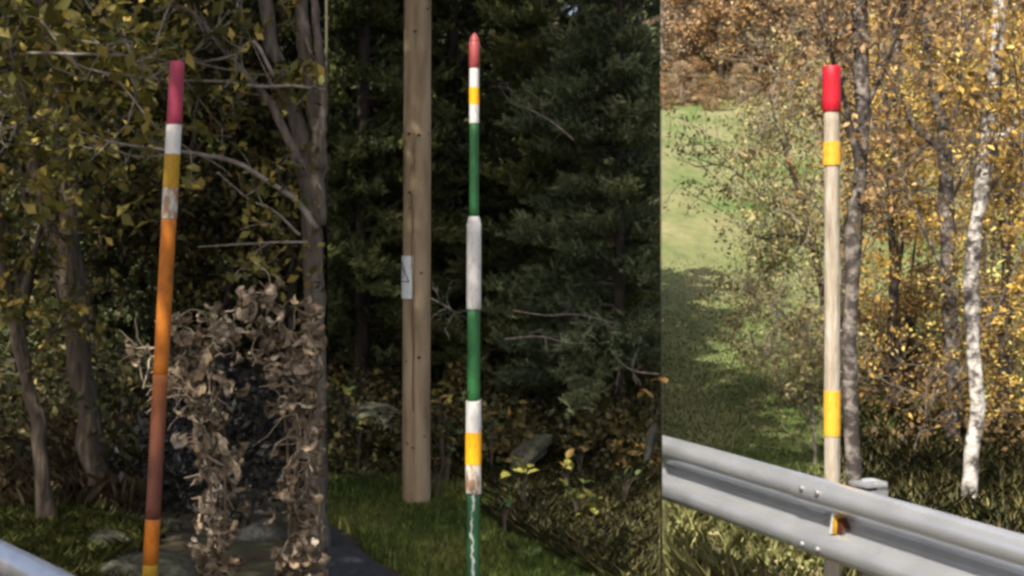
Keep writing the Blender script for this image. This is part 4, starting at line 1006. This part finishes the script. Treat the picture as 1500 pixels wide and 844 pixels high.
# far autumn wood above the meadow
rg = np.random.default_rng(171)
proto = []
for kx in range(4):
    n = 120; th = rg.uniform(0, 2 * math.pi, n); rr = rg.uniform(0.2, 1, n) ** 0.6; zz = rg.uniform(0, 1, n)
    pts = np.column_stack((rr * np.cos(th) * 2.1 * np.sin(np.pi * (zz * 0.85 + 0.1)), rr * np.sin(th) * 2.1 * np.sin(np.pi * (zz * 0.85 + 0.1)), 0.3 + zz * 6.6))
    C, T = clumps(pts, rg.uniform(0.3, 0.7, n), 48, rg)
    V, Q = leaf_quads(C, 0.165, rg, up=0.3)
    cm = mesh_np('crown', V, Q=Q, tone=T); cm.materials.append(M['leaf_hill'] if kx % 2 == 0 else M['leaf_rust'])
    mb = MB(); mb.tube([(0, 0, -0.4), (0.05, 0, 2), (0, 0.1, 4.5), (0.1, 0, 7)], [0.16, 0.13, 0.08, 0.03], 8)
    for _ in range(16):
        z = rg.uniform(1.2, 5.5); a = rg.uniform(0, 6.28); w_ = wander((0, 0, z), (math.cos(a), math.sin(a), 0.9), rg.uniform(1.2, 2.6), rg, 5, 0.4)
        mb.tube(w_, np.linspace(0.05, 0.012, 6), 5, False)
    tm = mb.mesh('trunk', True); tm.materials.append(M['twig'])
    proto.append((cm, tm))
for px, d, lab in ((1275, 27, 'pale rusty tree on the slope seen just beside the dark birch trunk'), (1350, 24, 'broad rusty tree on the slope behind the crooked birch'), (1440, 29, 'pale rusty tree on the slope behind the white birch'),
                   (1500, 25, 'rusty tree on the slope beyond the golden tree'), (1310, 36, 'small hazy rusty tree high on the slope above the thicket'), (1400, 38, 'hazy rusty tree high on the slope between the birches'), (1250, 44, 'hazy rusty tree at the meadow edge above the red pole top'), (1480, 42, 'hazy rusty tree high on the slope above the white birch')):
    x = (px - 750) / F * d; cm, tm = proto[int(rg.integers(4))]
    root = empty('slope_tree', (x, d, float(ground_z(x, d)) - 0.5), lab, 'tree', 'rusty trees on the meadow slope', rot=(0, 0, rg.uniform(0, 6.28)))
    sc_ = 0.62 if d < 31 else 0.8; root.scale = (sc_ * 0.9, sc_ * 0.9, sc_ * 1.1)
    link('trunk', tm, None, root, local=True); c = link('crown', cm, None, root, local=True); c['kind'] = 'stuff'
for k in range(9):
    d = rg.uniform(56.5, 60); px = 950 + k * 26 + rg.uniform(-9, 9); x = (px - 750) / F * d; cm, tm = proto[int(rg.integers(4))]
    root = empty('edge_shrub', (x, d, float(ground_z(x, d)) - 0.25), 'low rusty shrub along the upper edge of the meadow', 'shrub', 'shrubs along the meadow edge', rot=(0, 0, rg.uniform(0, 6.28)))
    sc_ = rg.uniform(0.16, 0.34); root.scale = (sc_ * 1.3, sc_ * 1.3, sc_)
    link('trunk', tm, None, root, local=True); c = link('crown', cm, None, root, local=True); c['kind'] = 'stuff'
for row, (d, n) in enumerate(((61, 8), (66, 8), (73, 8), (82, 8), (93, 8))):
    for k in range(n):
        px = 945 + (k + 0.5 + rg.uniform(-.3, .3)) * (340 / n) + (row % 2) * 18
        x = (px - 750) / F * d
        cm, tm = proto[int(rg.integers(4))]
        root = empty('hillside_tree', (x, d, float(ground_z(x, d))), 'rusty autumn tree on the hillside above the meadow', 'tree', 'autumn trees on the hillside', rot=(0, 0, rg.uniform(0, 6.28)))
        s = rg.uniform(0.75, 1.15); root.scale = (s, s, s * rg.uniform(0.9, 1.2))
        link('trunk', tm, None, root, local=True); c = link('crown', cm, None, root, local=True); c['kind'] = 'stuff'
